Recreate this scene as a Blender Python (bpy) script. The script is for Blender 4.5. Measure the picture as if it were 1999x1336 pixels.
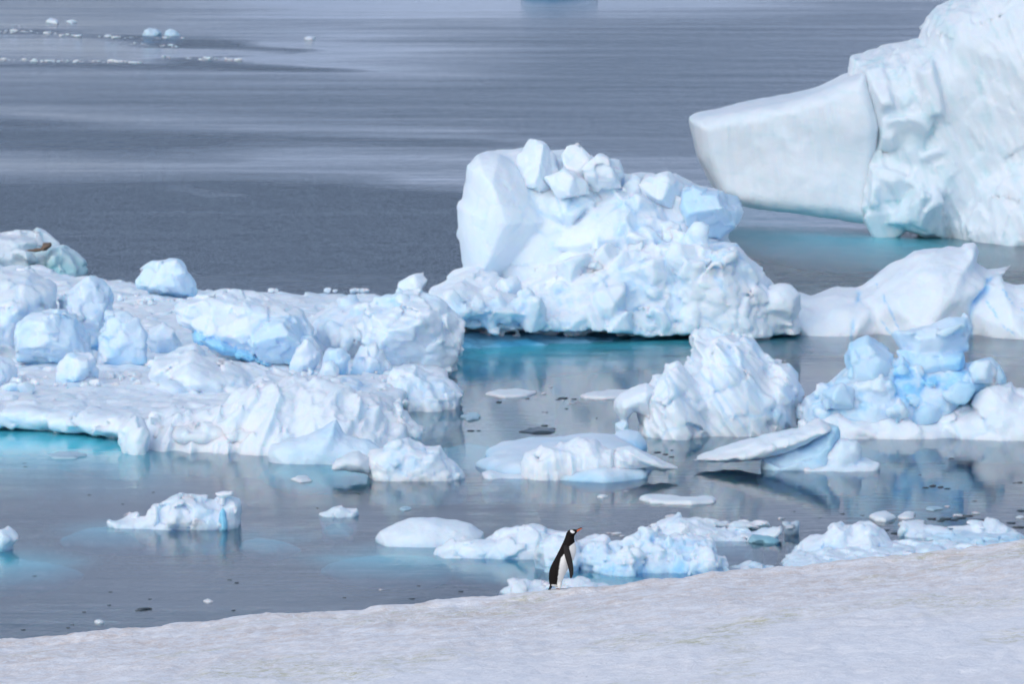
import bpy, bmesh, math, random
import numpy as np
from mathutils import Vector

sc = bpy.context.scene
for o in list(bpy.data.objects): bpy.data.objects.remove(o)
C = sc.collection
R = math.radians

# ------------------------------------------------------------------ camera, sky, sun, exposure
H = 35.0                                    # camera height over the water, metres
FPX = 11105.0                               # 200 mm lens, in pixels of the 1999 px wide frame
CX, CY = 999.5, 668.0
PITCH = math.atan(1168.0 / FPX)
SP, CP = math.sin(PITCH), math.cos(PITCH)
cam = bpy.data.cameras.new('camera'); camo = bpy.data.objects.new('camera', cam); C.objects.link(camo)
camo.location = (0, 0, H); camo.rotation_euler = (math.pi / 2 - PITCH, 0, 0)
cam.sensor_width = 36.0; cam.lens = FPX * 36.0 / 1999.0
cam.clip_start = 1.0; cam.clip_end = 20000
cam.dof.use_dof = True; cam.dof.focus_distance = 67.8; cam.dof.aperture_fstop = 7.5
sc.camera = camo

SUN_EL, SUN_AZ = R(38), R(-150)              # azimuth from +Y (view direction) towards +X; negative = left, beyond 90 = behind the camera
w = bpy.data.worlds.new('World'); sc.world = w; w.use_nodes = True
nt = w.node_tree; bg = nt.nodes['Background']
sky = nt.nodes.new('ShaderNodeTexSky'); sky.sky_type = 'NISHITA'; sky.sun_disc = False
sky.sun_elevation = SUN_EL; sky.sun_rotation = SUN_AZ
sky.air_density = 1.0; sky.dust_density = 1.5; sky.ozone_density = 1.0
nt.links.new(sky.outputs[0], bg.inputs['Color']); bg.inputs['Strength'].default_value = 0.15
sun = bpy.data.lights.new('sun', 'SUN'); suno = bpy.data.objects.new('sun', sun); C.objects.link(suno)
sun.energy = 1.0; sun.angle = R(90); sun.color = (1.0, 0.96, 0.9)
sdir = Vector((math.sin(SUN_AZ) * math.cos(SUN_EL), math.cos(SUN_AZ) * math.cos(SUN_EL), math.sin(SUN_EL)))
suno.rotation_euler = sdir.to_track_quat('Z', 'Y').to_euler(); suno.location = (0, 0, 80)
sc.view_settings.view_transform = 'Standard'; sc.view_settings.look = 'None'
sc.view_settings.exposure = 0.14; sc.view_settings.gamma = 1.0
sc.cycles.use_denoising = True
sc.cycles.max_bounces = 8; sc.cycles.diffuse_bounces = 4; sc.cycles.transparent_max_bounces = 8

# ------------------------------------------------------------------ picture <-> world
def ray(px, py):
    u = (px - CX) / FPX; v = -(py - CY) / FPX
    return u, CP + v * SP, -SP + v * CP
def depth(py, z=0.0):
    _, dy, dz = ray(0, py); return (z - H) / dz * dy
def ground(px, py, z=0.0):
    dx, dy, dz = ray(px, py); t = (z - H) / dz; return dx * t, dy * t
def upright(px, py, Yc, Xc=0.0, yaw=0.0):   # point seen at (px,py) on the vertical plane Y = Yc + yaw (X-Xc)
    dx, dy, dz = ray(px, py); Y = Yc
    for _ in range(12):
        t = Y / dy; Y = Yc + yaw * (dx * t - Xc)
    t = Y / dy
    return dx * t, Y, H + dz * t

# ------------------------------------------------------------------ numpy noise
rng0 = np.random.RandomState(7)
PERM = rng0.permutation(256); PERM = np.concatenate([PERM, PERM, PERM])
GR = rng0.normal(size=(256, 3)); GR /= np.linalg.norm(GR, axis=1)[:, None]
RV = rng0.rand(256, 6)
def _h(i, j, k): return PERM[PERM[PERM[i & 255] + (j & 255)] + (k & 255)]
def gnoise(P):
    I = np.floor(P).astype(int); f = P - I; u = f * f * f * (f * (f * 6 - 15) + 10); out = np.zeros(len(P))
    for a in (0, 1):
        for b in (0, 1):
            for c in (0, 1):
                g = GR[_h(I[:, 0] + a, I[:, 1] + b, I[:, 2] + c)]
                d = g[:, 0] * (f[:, 0] - a) + g[:, 1] * (f[:, 1] - b) + g[:, 2] * (f[:, 2] - c)
                out += d * (u[:, 0] if a else 1 - u[:, 0]) * (u[:, 1] if b else 1 - u[:, 1]) * (u[:, 2] if c else 1 - u[:, 2])
    return out * 1.6
def fbm(P, o=3, ridged=False):
    s = np.zeros(len(P)); a = 1.0
    for k in range(o):
        n = gnoise(P * 2.03 ** k + 17.3 * k)
        s += a * ((1 - 2 * np.abs(n)) if ridged else n); a *= 0.5
    return s
def voronoi(P):
    """first and second distance, cell hash and vector from the nearest cell point"""
    I = np.floor(P).astype(int); n = len(P)
    d1 = np.full(n, 9.0); d2 = np.full(n, 9.0); hh = np.zeros(n, int); vec = np.zeros((n, 3))
    for a in (-1, 0, 1):
        for b in (-1, 0, 1):
            for c in (-1, 0, 1):
                J = I + (a, b, c); h = _h(J[:, 0], J[:, 1], J[:, 2])
                v = P - (J + 0.1 + 0.8 * RV[h, :3]); d = np.sqrt((v * v).sum(1))
                m = d < d1
                d2 = np.where(m, d1, np.minimum(d2, d)); d1 = np.where(m, d, d1)
                hh = np.where(m, h, hh); vec[m] = v[m]
    return d1, d2, hh, vec

# ------------------------------------------------------------------ iso-surface (surface nets)
def polysd(px, py, poly):
    """signed distance (inside positive) of points to a polygon"""
    d = np.full(px.shape, 1e9); ins = np.zeros(px.shape, bool); n = len(poly)
    for i in range(n):
        ax, ay = poly[i]; bx, by = poly[(i + 1) % n]
        ex, ey = bx - ax, by - ay; L = ex * ex + ey * ey + 1e-12
        t = np.clip(((px - ax) * ex + (py - ay) * ey) / L, 0, 1)
        d = np.minimum(d, (px - ax - t * ex) ** 2 + (py - ay - t * ey) ** 2)
        if ay != by:
            c = (ay > py) != (by > py); xx = ax + (py - ay) * ex / ey
            ins ^= c & (px < xx)
    d = np.sqrt(d); return np.where(ins, d, -d)
def linedist(px, py, line):
    d = np.full(px.shape, 1e9)
    for (ax, ay), (bx, by) in zip(line[:-1], line[1:]):
        ex, ey = bx - ax, by - ay; L = ex * ex + ey * ey + 1e-12
        t = np.clip(((px - ax) * ex + (py - ay) * ey) / L, 0, 1)
        d = np.minimum(d, (px - ax - t * ex) ** 2 + (py - ay - t * ey) ** 2)
    return np.sqrt(d)
def surface_nets(F, xs, ys, zs):
    ins = F < 0; nx, ny, nz = F.shape
    cnt = np.zeros((nx - 1, ny - 1, nz - 1), int)
    cs = [(a, b, c) for a in (0, 1) for b in (0, 1) for c in (0, 1)]
    for a, b, c in cs: cnt += ins[a:nx - 1 + a, b:ny - 1 + b, c:nz - 1 + c]
    act = (cnt > 0) & (cnt < 8); idx = np.full(act.shape, -1); A = np.argwhere(act); n = len(A)
    idx[act] = np.arange(n)
    pos = np.zeros((n, 3)); num = np.zeros(n)
    for p in cs:
        for ax in range(3):
            if p[ax]: continue
            q = list(p); q[ax] = 1
            fa = F[A[:, 0] + p[0], A[:, 1] + p[1], A[:, 2] + p[2]]; fb = F[A[:, 0] + q[0], A[:, 1] + q[1], A[:, 2] + q[2]]
            m = (fa < 0) != (fb < 0); t = np.where(m, fa / np.where(m, fa - fb, 1), 0)
            P = np.tile(np.array(p, float), (n, 1)); P[:, ax] += t
            pos += P * m[:, None]; num += m
    pos = pos / num[:, None] + A
    V = np.stack([np.interp(pos[:, k], np.arange(len(g)), g) for k, g in enumerate((xs, ys, zs))], 1)
    quads = []
    for ax in range(3):
        sl0 = [slice(1, -1)] * 3; sl1 = [slice(1, -1)] * 3
        sl0[ax] = slice(0, F.shape[ax] - 1); sl1[ax] = slice(1, F.shape[ax])
        s0 = ins[tuple(sl0)]; s1 = ins[tuple(sl1)]
        E = np.argwhere(s0 != s1); fl = s0[tuple(E.T)]
        off = np.ones(3, int); off[ax] = 0; E = E + off
        u, v = (ax + 1) % 3, (ax + 2) % 3
        def cell(du, dv):
            K = E.copy(); K[:, u] -= du; K[:, v] -= dv; return idx[K[:, 0], K[:, 1], K[:, 2]]
        q = np.stack([cell(1, 1), cell(0, 1), cell(0, 0), cell(1, 0)], 1)
        q[~fl] = q[~fl][:, ::-1]; quads.append(q)
    Q = np.concatenate(quads); lab = np.arange(len(V))          # keep the main body and drop loose crumbs
    for _ in range(400):
        mn = lab[Q].min(1); new = lab.copy(); np.minimum.at(new, Q.ravel(), np.repeat(mn, 4)); new = new[new]
        if (new == lab).all(): break
        lab = new
    u, inv, cn = np.unique(lab, return_inverse=True, return_counts=True)
    keep = cn[inv] >= max(60, 0.03 * len(V)); re = np.cumsum(keep) - 1
    return V[keep], re[Q[keep[Q[:, 0]]]]

# ------------------------------------------------------------------ materials
def principled(name):
    m = bpy.data.materials.new(name); m.use_nodes = True; n = m.node_tree
    return m, n, n.nodes['Principled BSDF']
def N(nt, t, **kw):
    n = nt.nodes.new(t)
    for k, v in kw.items():
        if k in n.inputs: n.inputs[k].default_value = v
        else: setattr(n, k, v)
    return n
def mix(nt, fac, a, b):
    n = nt.nodes.new('ShaderNodeMix'); n.data_type = 'RGBA'
    for s, v in ((0, fac), (6, a), (7, b)):
        if hasattr(v, 'links'): nt.links.new(v, n.inputs[s])
        else: n.inputs[s].default_value = v
    return n.outputs[2]
def ramp(nt, src, a, b):
    n = nt.nodes.new('ShaderNodeMapRange'); n.inputs[1].default_value = a; n.inputs[2].default_value = b
    nt.links.new(src, n.inputs[0]); return n.outputs[0]
def ice_material(name, white=(0.785, 0.865, 0.945), blue=(0.30, 0.64, 0.95), rough=0.55, bump=0.55, scale=3.0, sss=0.6):
    m, t, b = principled(name)
    at = N(t, 'ShaderNodeAttribute', attribute_name='tint')
    tc = N(t, 'ShaderNodeTexCoord')
    n1 = N(t, 'ShaderNodeTexNoise', Scale=0.55, Detail=5.0); t.links.new(tc.outputs['Object'], n1.inputs['Vector'])
    wv = mix(t, ramp(t, n1.outputs['Fac'], 0.35, 0.7), (*white, 1), (white[0] * .93, white[1] * .97, white[2] * .99, 1))
    t.links.new(mix(t, at.outputs['Fac'], wv, (*blue, 1)), b.inputs['Base Color'])
    b.inputs['Roughness'].default_value = rough; b.inputs['Specular IOR Level'].default_value = 0.3
    n2 = N(t, 'ShaderNodeTexNoise', Scale=scale, Detail=6.0, Roughness=0.62); t.links.new(tc.outputs['Object'], n2.inputs['Vector'])
    bp = N(t, 'ShaderNodeBump', Strength=bump, Distance=0.12); t.links.new(n2.outputs['Fac'], bp.inputs['Height'])
    t.links.new(bp.outputs[0], b.inputs['Normal'])
    if sss:
        b.inputs['Subsurface Weight'].default_value = sss; b.inputs['Subsurface Radius'].default_value = (0.3, 0.75, 1.0)
        b.inputs['Subsurface Scale'].default_value = 0.7
    return m
M_ICE = ice_material('glacier_ice')
M_BAND = ice_material('waterline_ice', white=(0.45, 0.72, 0.86), blue=(0.07, 0.34, 0.54), rough=.3, sss=0)
M_OLD = ice_material('weathered_ice', sss=.4, white=(0.715, 0.78, 0.845), blue=(0.22, 0.60, 0.66), bump=0.3)
M_SUB = ice_material('submerged_ice', white=(0.50, 0.90, 0.95), blue=(0.20, 0.80, 0.93), sss=0)
M_GREY = ice_material('clear_ice', white=(0.42, 0.56, 0.64), blue=(0.10, 0.42, 0.52), rough=0.25, bump=0.25, sss=0)
def flat_material(name, col, rough=0.6, var=0.2, scale=20.0):
    m, t, b = principled(name)
    tc = N(t, 'ShaderNodeTexCoord'); n = N(t, 'ShaderNodeTexNoise', Scale=scale, Detail=4.0)
    t.links.new(tc.outputs['Object'], n.inputs['Vector'])
    t.links.new(mix(t, n.outputs['Fac'], tuple(c * (1 - var) for c in col) + (1,), tuple(min(1, c * (1 + var)) for c in col) + (1,)), b.inputs['Base Color'])
    b.inputs['Roughness'].default_value = rough
    return m
M_DARKICE = flat_material('dark_brash_ice', (0.05, 0.075, 0.095), 0.3, 0.3, 2)
M_STAIN = flat_material('moraine_dirt', (0.20, 0.14, 0.10), 0.9, 0.4, 3)

# ------------------------------------------------------------------ object helpers
def tag(o, label=None, cat=None, group=None, kind=None):
    if label: o['label'] = label
    if cat: o['category'] = cat
    if group: o['group'] = group
    if kind: o['kind'] = kind
    return o
def empty(name, loc, label, cat, group=None):
    o = bpy.data.objects.new(name, None); C.objects.link(o); o.location = loc; o.empty_display_size = 0.5
    return tag(o, label, cat, group)
def mesh_object(name, V, Fc, mat, parent=None, origin=None, attrs=None, smooth=True):
    V = np.asarray(V, float); org = np.zeros(3) if origin is None else np.asarray(origin, float)
    me = bpy.data.meshes.new(name); me.from_pydata((V - org).tolist(), [], [list(map(int, f)) for f in Fc]); me.update()
    if smooth: me.polygons.foreach_set('use_smooth', np.ones(len(me.polygons), bool))
    for k, a in (attrs or {}).items():
        at = me.attributes.new(k, 'FLOAT', 'POINT'); at.data.foreach_set('value', np.asarray(a, np.float32))
    me.materials.append(mat)
    o = bpy.data.objects.new(name, me); C.objects.link(o)
    if parent is not None:
        o.parent = parent; o.location = Vector(org) - parent.location
    else: o.location = org
    return o

# ------------------------------------------------------------------ lumps of ice
# upright lump: outline as seen from the shore, standing with its front face `fo` m behind YF, `dep` m from front to ridge
def U(poly, fo=0.0, dep=3.0, r=2.0, back=None, yaw=0.0, tint=0.0, cuts=0, seed=1, low=None, k=1.0, hang=.8, over=False):
    return dict(t='U', poly=poly, fo=fo, dep=dep, r=r, back=back or dep * 0.55, yaw=yaw, tint=tint, cuts=cuts, seed=seed, low=low, k=k, hang=hang, over=over)
# flat lump: outline on the level z, with its top at z and half thickness hz
def Fl(poly, z=0.3, hz=0.5, r=1.5, tint=0.0, k=1.0):
    return dict(t='F', poly=poly, z=z, hz=hz, r=r, tint=tint, k=k)

def prep(L, YF):
    if L['t'] == 'U':
        Y0 = YF + L['fo'] + L['dep']
        xm = sum(p[0] for p in L['poly']) / len(L['poly'])
        Xc = (xm - CX) / FPX * Y0
        L['Xc'] = Xc; L['Y0'] = Y0
        pb = max(p[1] for p in L['poly']); pt = min(p[1] for p in L['poly'])   # the foot of the outline belongs to the front, its top to the ridge
        W = [upright(a, b, Y0 - L['dep'] * L['hang'] * ((b - pt) / (pb - pt)) ** 2, Xc, L['yaw']) for a, b in L['poly']]
        L['W'] = [(p[0], p[2]) for p in W]; L['zc'] = (min(p[2] for p in W), max(p[2] for p in W))
        if not L['over'] and (L['low'] is not None or min(p[1] for p in L['W']) < 0.7):   # it goes on down below the water: push the lowest outline points down to this height
            low = L['low'] if L['low'] is not None else -4.0; zc = min(p[1] for p in L['W']); zt = max(p[1] for p in L['W'])
            L['W'] = [(x, (low if z < zc + 0.18 * (zt - zc) + 0.05 else z)) for x, z in L['W']]
        x = [p[0] for p in L['W']]; z = [p[1] for p in L['W']]
        yy = [p[1] for p in W]
        L['box'] = (min(x), max(x), min(yy) - L['dep'], max(yy) + L['back'], min(z), max(z))
    else:
        L['W'] = [ground(a, b, L['z']) for a, b in L['poly']]
        x = [p[0] for p in L['W']]; y = [p[1] for p in L['W']]
        L['box'] = (min(x), max(x), min(y), max(y), L['z'] - 2 * L['hz'], L['z'])
def ev(L, X, Y, Z):
    """X (nx,1,1) Y (1,ny,1) Z (1,1,nz)"""
    if L['t'] == 'U':
        XX, ZZ = np.meshgrid(X[:, 0, 0], Z[0, 0, :], indexing='ij')
        d = polysd(XX, ZZ, L['W'])[:, None, :]
        q = np.maximum(L['r'] - d, 0) / L['r']
        y = Y - (L['Y0'] + L['yaw'] * (X - L['Xc']))
        y = np.where(y < 0, y / L['dep'], y / L['back'])
        S = min(L['r'], L['dep'])
        F = (np.sqrt(q * q + y * y) - 1) * S
        if L['cuts']:
            rg = np.random.RandomState(L['seed']); x0, x1, y0, y1, z0, z1 = L['box']; z0, z1 = L['zc']
            c = ((x0 + x1) / 2, L['Y0'], (z0 + z1) / 2); e = ((x1 - x0) / 2, L['dep'], (z1 - z0) / 2)
            for _ in range(L['cuts']):
                n = np.array([rg.normal() * 0.9, -0.35 - abs(rg.normal()) * .6, rg.normal() * 0.6 + 0.2]); n /= np.linalg.norm(n)
                sup = math.sqrt(sum((n[i] * e[i]) ** 2 for i in range(3))) * rg.uniform(0.55, 0.82)
                F = np.maximum(F, (X - c[0]) * n[0] + (Y - c[1]) * n[1] + (Z - c[2]) * n[2] - sup)
    else:
        XX, YY = np.meshgrid(X[:, 0, 0], Y[0, :, 0], indexing='ij')
        d = polysd(XX, YY, L['W'])[:, :, None]
        q = np.maximum(L['r'] - d, 0) / L['r']
        zz = (Z - (L['z'] - L['hz'])) / L['hz']
        F = (np.sqrt(q * q + zz * zz) - 1) * min(L['r'], L['hz'])
    return F

def detail(P, D):
    """outward displacement in metres and blueness of the points P for the detail settings D"""
    s = np.zeros(len(P)); blue = np.zeros(len(P)); sd = D.get('seed', 0) * 11.7
    if 'warp' in D:
        a, l = D['warp']; Q = P / l + sd
        P = P + a * np.stack([gnoise(Q), gnoise(Q + 31.1), gnoise(Q + 57.7)], 1)
    for a, l, o in D.get('noise', []): s += a * fbm(P / l + sd, o)
    for a, l, o in D.get('ridge', []): s += a * (fbm(P / l + sd + 5, o, True) - 0.5)
    for a, l, cw, cd, cb in D.get('block', []):      # tilted facets: amplitude, cell size, crevice width, depth, blueness
        d1, d2, h, v = voronoi(P / l + sd)
        n = GR[(h + 13) & 255]
        s += a * ((n * v).sum(1) * 2.0 + (RV[h, 3] - 0.5) * 0.9)
        e = np.exp(-((d2 - d1) / cw) ** 2); gate = np.clip(gnoise(P / (l * 2.3) + 71) * 2.5 + 0.35, 0, 1)
        s -= cd * e * (0.25 + 0.75 * gate); blue += cb * e * gate
    for a, l, ang, st in D.get('flute', []):         # ribs: amplitude, wavelength, direction in the face, stretch
        c, sn = math.cos(R(ang)), math.sin(R(ang))
        u = P[:, 0] * c + P[:, 2] * sn; v = -P[:, 0] * sn + P[:, 2] * c
        Q = np.stack([u / l, P[:, 1] / (l * 2.0), v / (l * st)], 1)
        s += a * (1 - 2.2 * np.abs(gnoise(Q + sd)) + 0.5 * gnoise(Q * 2.7))
    for line, wd, dp in D.get('vein', []):
        W = D['_veins'][id(line)]
        e = np.exp(-(linedist(P[:, 0] + .12 * gnoise(P / .8), P[:, 2] + .12 * gnoise(P / .7 + 9), W) / (wd * (1 + .8 * gnoise(P / .9 + 5)))) ** 2) * np.clip(gnoise(P / 1.3 + 60) * 2 + .75, 0, 1); s -= dp * e; blue += 0.9 * e
    return s, blue

def build(name, lumps, wl, D, res=0.14, resy=None, mat=None, parent=None, zb=-1.2, zfloor=0.0, smooth_k=0.0, holes=(), scatter=()):
    """one mesh of ice from its lumps; wl = picture row where its front meets the water (or the level zfloor)"""
    YF = depth(wl, zfloor); resy = resy or res * 1.5
    for L in lumps: prep(L, YF)
    for L in holes: prep(L, YF)
    if 'vein' in D:
        D['_veins'] = {id(v[0]): [(p[0], p[2]) for p in (upright(a, b, YF + 1.0) for a, b in v[0])] for v in D['vein']}
    amp = sum(a for a, *_ in D.get('noise', [])) + sum(a for a, *_ in D.get('ridge', [])) + sum(x[0] for x in D.get('block', [])) + sum(x[0] for x in D.get('flute', [])) + D.get('warp', (0,))[0]
    m = amp + 3 * res
    bx = np.array([L['box'] for L in lumps])
    x0, x1, y0, y1, z0, z1 = bx[:, 0].min() - m, bx[:, 1].max() + m, bx[:, 2].min() - m, bx[:, 3].max() + m, max(bx[:, 4].min() - m, zb), bx[:, 5].max() + m
    xs = np.arange(x0, x1, res); ys = np.arange(y0, y1, resy); zs = np.arange(z0, z1, res)
    X, Y, Z = xs[:, None, None], ys[None, :, None], zs[None, None, :]
    shp = (len(xs), len(ys), len(zs)); F = np.full(shp, 9.0); F2 = np.full(shp, 9.0); near = np.zeros(shp, np.int16)
    def sub(bx_, pad):
        o = []
        for g, lo, hi in ((xs, bx_[0], bx_[1]), (ys, bx_[2], bx_[3]), (zs, bx_[4], bx_[5])):
            i0 = max(0, int(np.searchsorted(g, lo - pad)) - 1); i1 = min(len(g), int(np.searchsorted(g, hi + pad)) + 1); o.append(slice(i0, max(i1, i0 + 2)))
        return tuple(o)
    def join(f, i, sl):
        Fs, F2s, ns = F[sl], F2[sl], near[sl]
        ns[...] = np.where(f < Fs, i, ns); F2s[...] = np.minimum(F2s, np.maximum(f, Fs))
        if smooth_k:
            hh = np.clip(smooth_k - np.abs(Fs - f), 0, None) / smooth_k; Fs[...] = np.minimum(Fs, f) - hh * hh * smooth_k * 0.25
        else: Fs[...] = np.minimum(Fs, f)
    for i, L in enumerate(lumps):
        sl = sub(L['box'], amp + 1.5); join(ev(L, X[sl[0]], Y[:, sl[1]], Z[:, :, sl[2]]), i, sl)
    tints = [L['tint'] for L in lumps]; ks = [L['k'] for L in lumps]
    for (poly, n_, s0, s1, tn, kk_, sd_) in scatter:       # broken blocks bedded in the face
        rg = np.random.RandomState(sd_); pp = np.array(poly, float); done = 0; front = np.where((F < 0).any(1), np.argmax(F < 0, axis=1), -1)
        for _ in range(n_ * 12):
            if done >= n_: break
            a_ = rg.uniform(pp[:, 0].min(), pp[:, 0].max()); b_ = rg.uniform(pp[:, 1].min(), pp[:, 1].max())
            if polysd(np.array([a_]), np.array([b_]), poly)[0] < 0: continue
            Yk = YF + 2
            for _k in range(5):
                p = upright(a_, b_, Yk); ia = int(round((p[0] - xs[0]) / res)); ic = int(round((p[2] - zs[0]) / res))
                if not (0 <= ia < shp[0] and 0 <= ic < shp[2]) or front[ia, ic] < 0: ia = -1; break
                Yk = ys[front[ia, ic]]
            if ia < 0: continue
            done += 1; rad = s0 * (s1 / s0) ** (rg.rand() ** 1.6); c_ = (p[0], Yk + rad * rg.uniform(.12, .6), p[2])
            sl = sub((c_[0] - rad, c_[0] + rad, c_[1] - rad, c_[1] + rad, c_[2] - rad, c_[2] + rad), amp + .5)
            f = np.full((1, 1, 1), -9.0); ax_ = rg.normal(size=(9, 3)); ax_ /= np.linalg.norm(ax_, axis=1)[:, None]
            for n3_ in ax_:
                f = np.maximum(f, (X[sl[0]] - c_[0]) * n3_[0] + (Y[:, sl[1]] - c_[1]) * n3_[1] + (Z[:, :, sl[2]] - c_[2]) * n3_[2] - rad * rg.uniform(.45, .85))
            f = np.maximum(f, np.sqrt((X[sl[0]] - c_[0]) ** 2 + (Y[:, sl[1]] - c_[1]) ** 2 + (Z[:, :, sl[2]] - c_[2]) ** 2) - rad * 1.05)
            tints.append(max(0, tn * rg.uniform(.2, 1.6))); ks.append(kk_); join(f, len(tints) - 1, sl)
    for L in holes: F = np.maximum(F, -ev(L, X, Y, Z))
    band = np.abs(F) < amp * 1.6 + 2 * res
    I = np.argwhere(band); P = np.stack([xs[I[:, 0]], ys[I[:, 1]], zs[I[:, 2]]], 1)
    kk = np.array(ks)[near[band]]
    s, _ = detail(P, D); F[band] -= s * kk
    for sl in ((0, slice(None), slice(None)), (-1, slice(None), slice(None)), (slice(None), 0, slice(None)), (slice(None), -1, slice(None)), (slice(None), slice(None), 0), (slice(None), slice(None), -1)):
        F[sl] = np.maximum(F[sl], 0.05)
    V, Q = surface_nets(F, xs, ys, zs)
    if not len(V): print('EMPTY', name); return None
    ix = [np.clip(np.rint(np.interp(V[:, k], g, np.arange(len(g)))).astype(int), 0, len(g) - 1) for k, g in enumerate((xs, ys, zs))]
    nr = near[ix[0], ix[1], ix[2]]
    tint = np.array(tints)[nr]
    _, b = detail(V, D); b = b * np.minimum(1.2, np.array(ks))[nr]
    n = gnoise(V / 2.1 + 3)
    tint = np.clip(tint * (1 + 0.5 * n) + np.clip(n - 0.15, 0, 1) * D.get('pale', 0.22) + b, 0, 1)
    if 'wet' in D:                                    # blue clean-washed ice close to the water
        a, hgt = D['wet']; tint = np.clip(tint + a * np.clip(1 - V[:, 2] / hgt, 0, 1), 0, 1)
    cre = np.exp(-((F2[ix[0], ix[1], ix[2]]) / .16) ** 2) * np.clip(gnoise(V / 1.7 + 40) * 2 + .45, 0, 1)   # bluer tint in the joints between the blocks
    tint = np.clip(tint + D.get('crease', .35) * cre, 0, 1)
    if 'strata' in D:
        a, l, ang = D['strata']; q = V[:, 0] * math.cos(R(ang)) + V[:, 2] * math.sin(R(ang)) + .35 * gnoise(V / 2.5)
        st = gnoise(np.stack([q / l, 0 * q + 3.3, 0 * q], 1)); tint = np.clip(tint + a * np.clip(1 - np.abs(st) * 7, 0, 1) * np.clip(gnoise(V / 2 + 8) * 2 + .6, 0, 1), 0, 1)
    if 'foot' in D:  # blue glow round the base, painted into the tint
        tint = np.clip(tint + D['foot'] * np.clip(1 - (V[:, 2] - zfloor) / .45, 0, 1) * np.clip(gnoise(V / 1.3 + 4) * 2 + .7, 0, 1), 0, 1)
    c = np.array([(V[:, 0].min() + V[:, 0].max()) / 2, (V[:, 1].min() + V[:, 1].max()) / 2, max(zfloor, V[:, 2].min())])
    return mesh_object(name, V, Q, mat or M_ICE, parent, c, {'tint': tint})

def berg(name, label, cat, parts, wl, group=None, zfloor=0.0, **kw):
    """a thing of several pieces of ice: parts = [(part name, lumps, detail, options)]"""
    xm = np.mean([p[0] for p in parts[0][1][0]['poly']])
    g = ground(xm, wl, zfloor)
    if len(parts) == 1:
        pn, l, D, op = parts[0]
        o = build(name, l, wl, D, zfloor=zfloor, **{**kw, **op}); return tag(o, label, cat, group)
    e = empty(name, (g[0], g[1] + 1, zfloor), label, cat, group)
    for pn, l, D, op in parts:
        op = dict(op); pl = op.pop('label', None)
        o = build(pn, l, op.pop('wl', wl), D, parent=e, zfloor=zfloor, **{**kw, **op})
        if pl: o['label'] = pl
    return e

ROUGH = dict(noise=[(0.35, 1.7, 4)], block=[(0.35, 1.6, 0.16, 0.25, 0.35), (0.15, 0.7, 0.2, 0.08, 0.12)])
SOFT = dict(noise=[(0.22, 2.6, 4)], block=[(0.12, 2.2, 0.08, 0.05, 0.1)])

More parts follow.
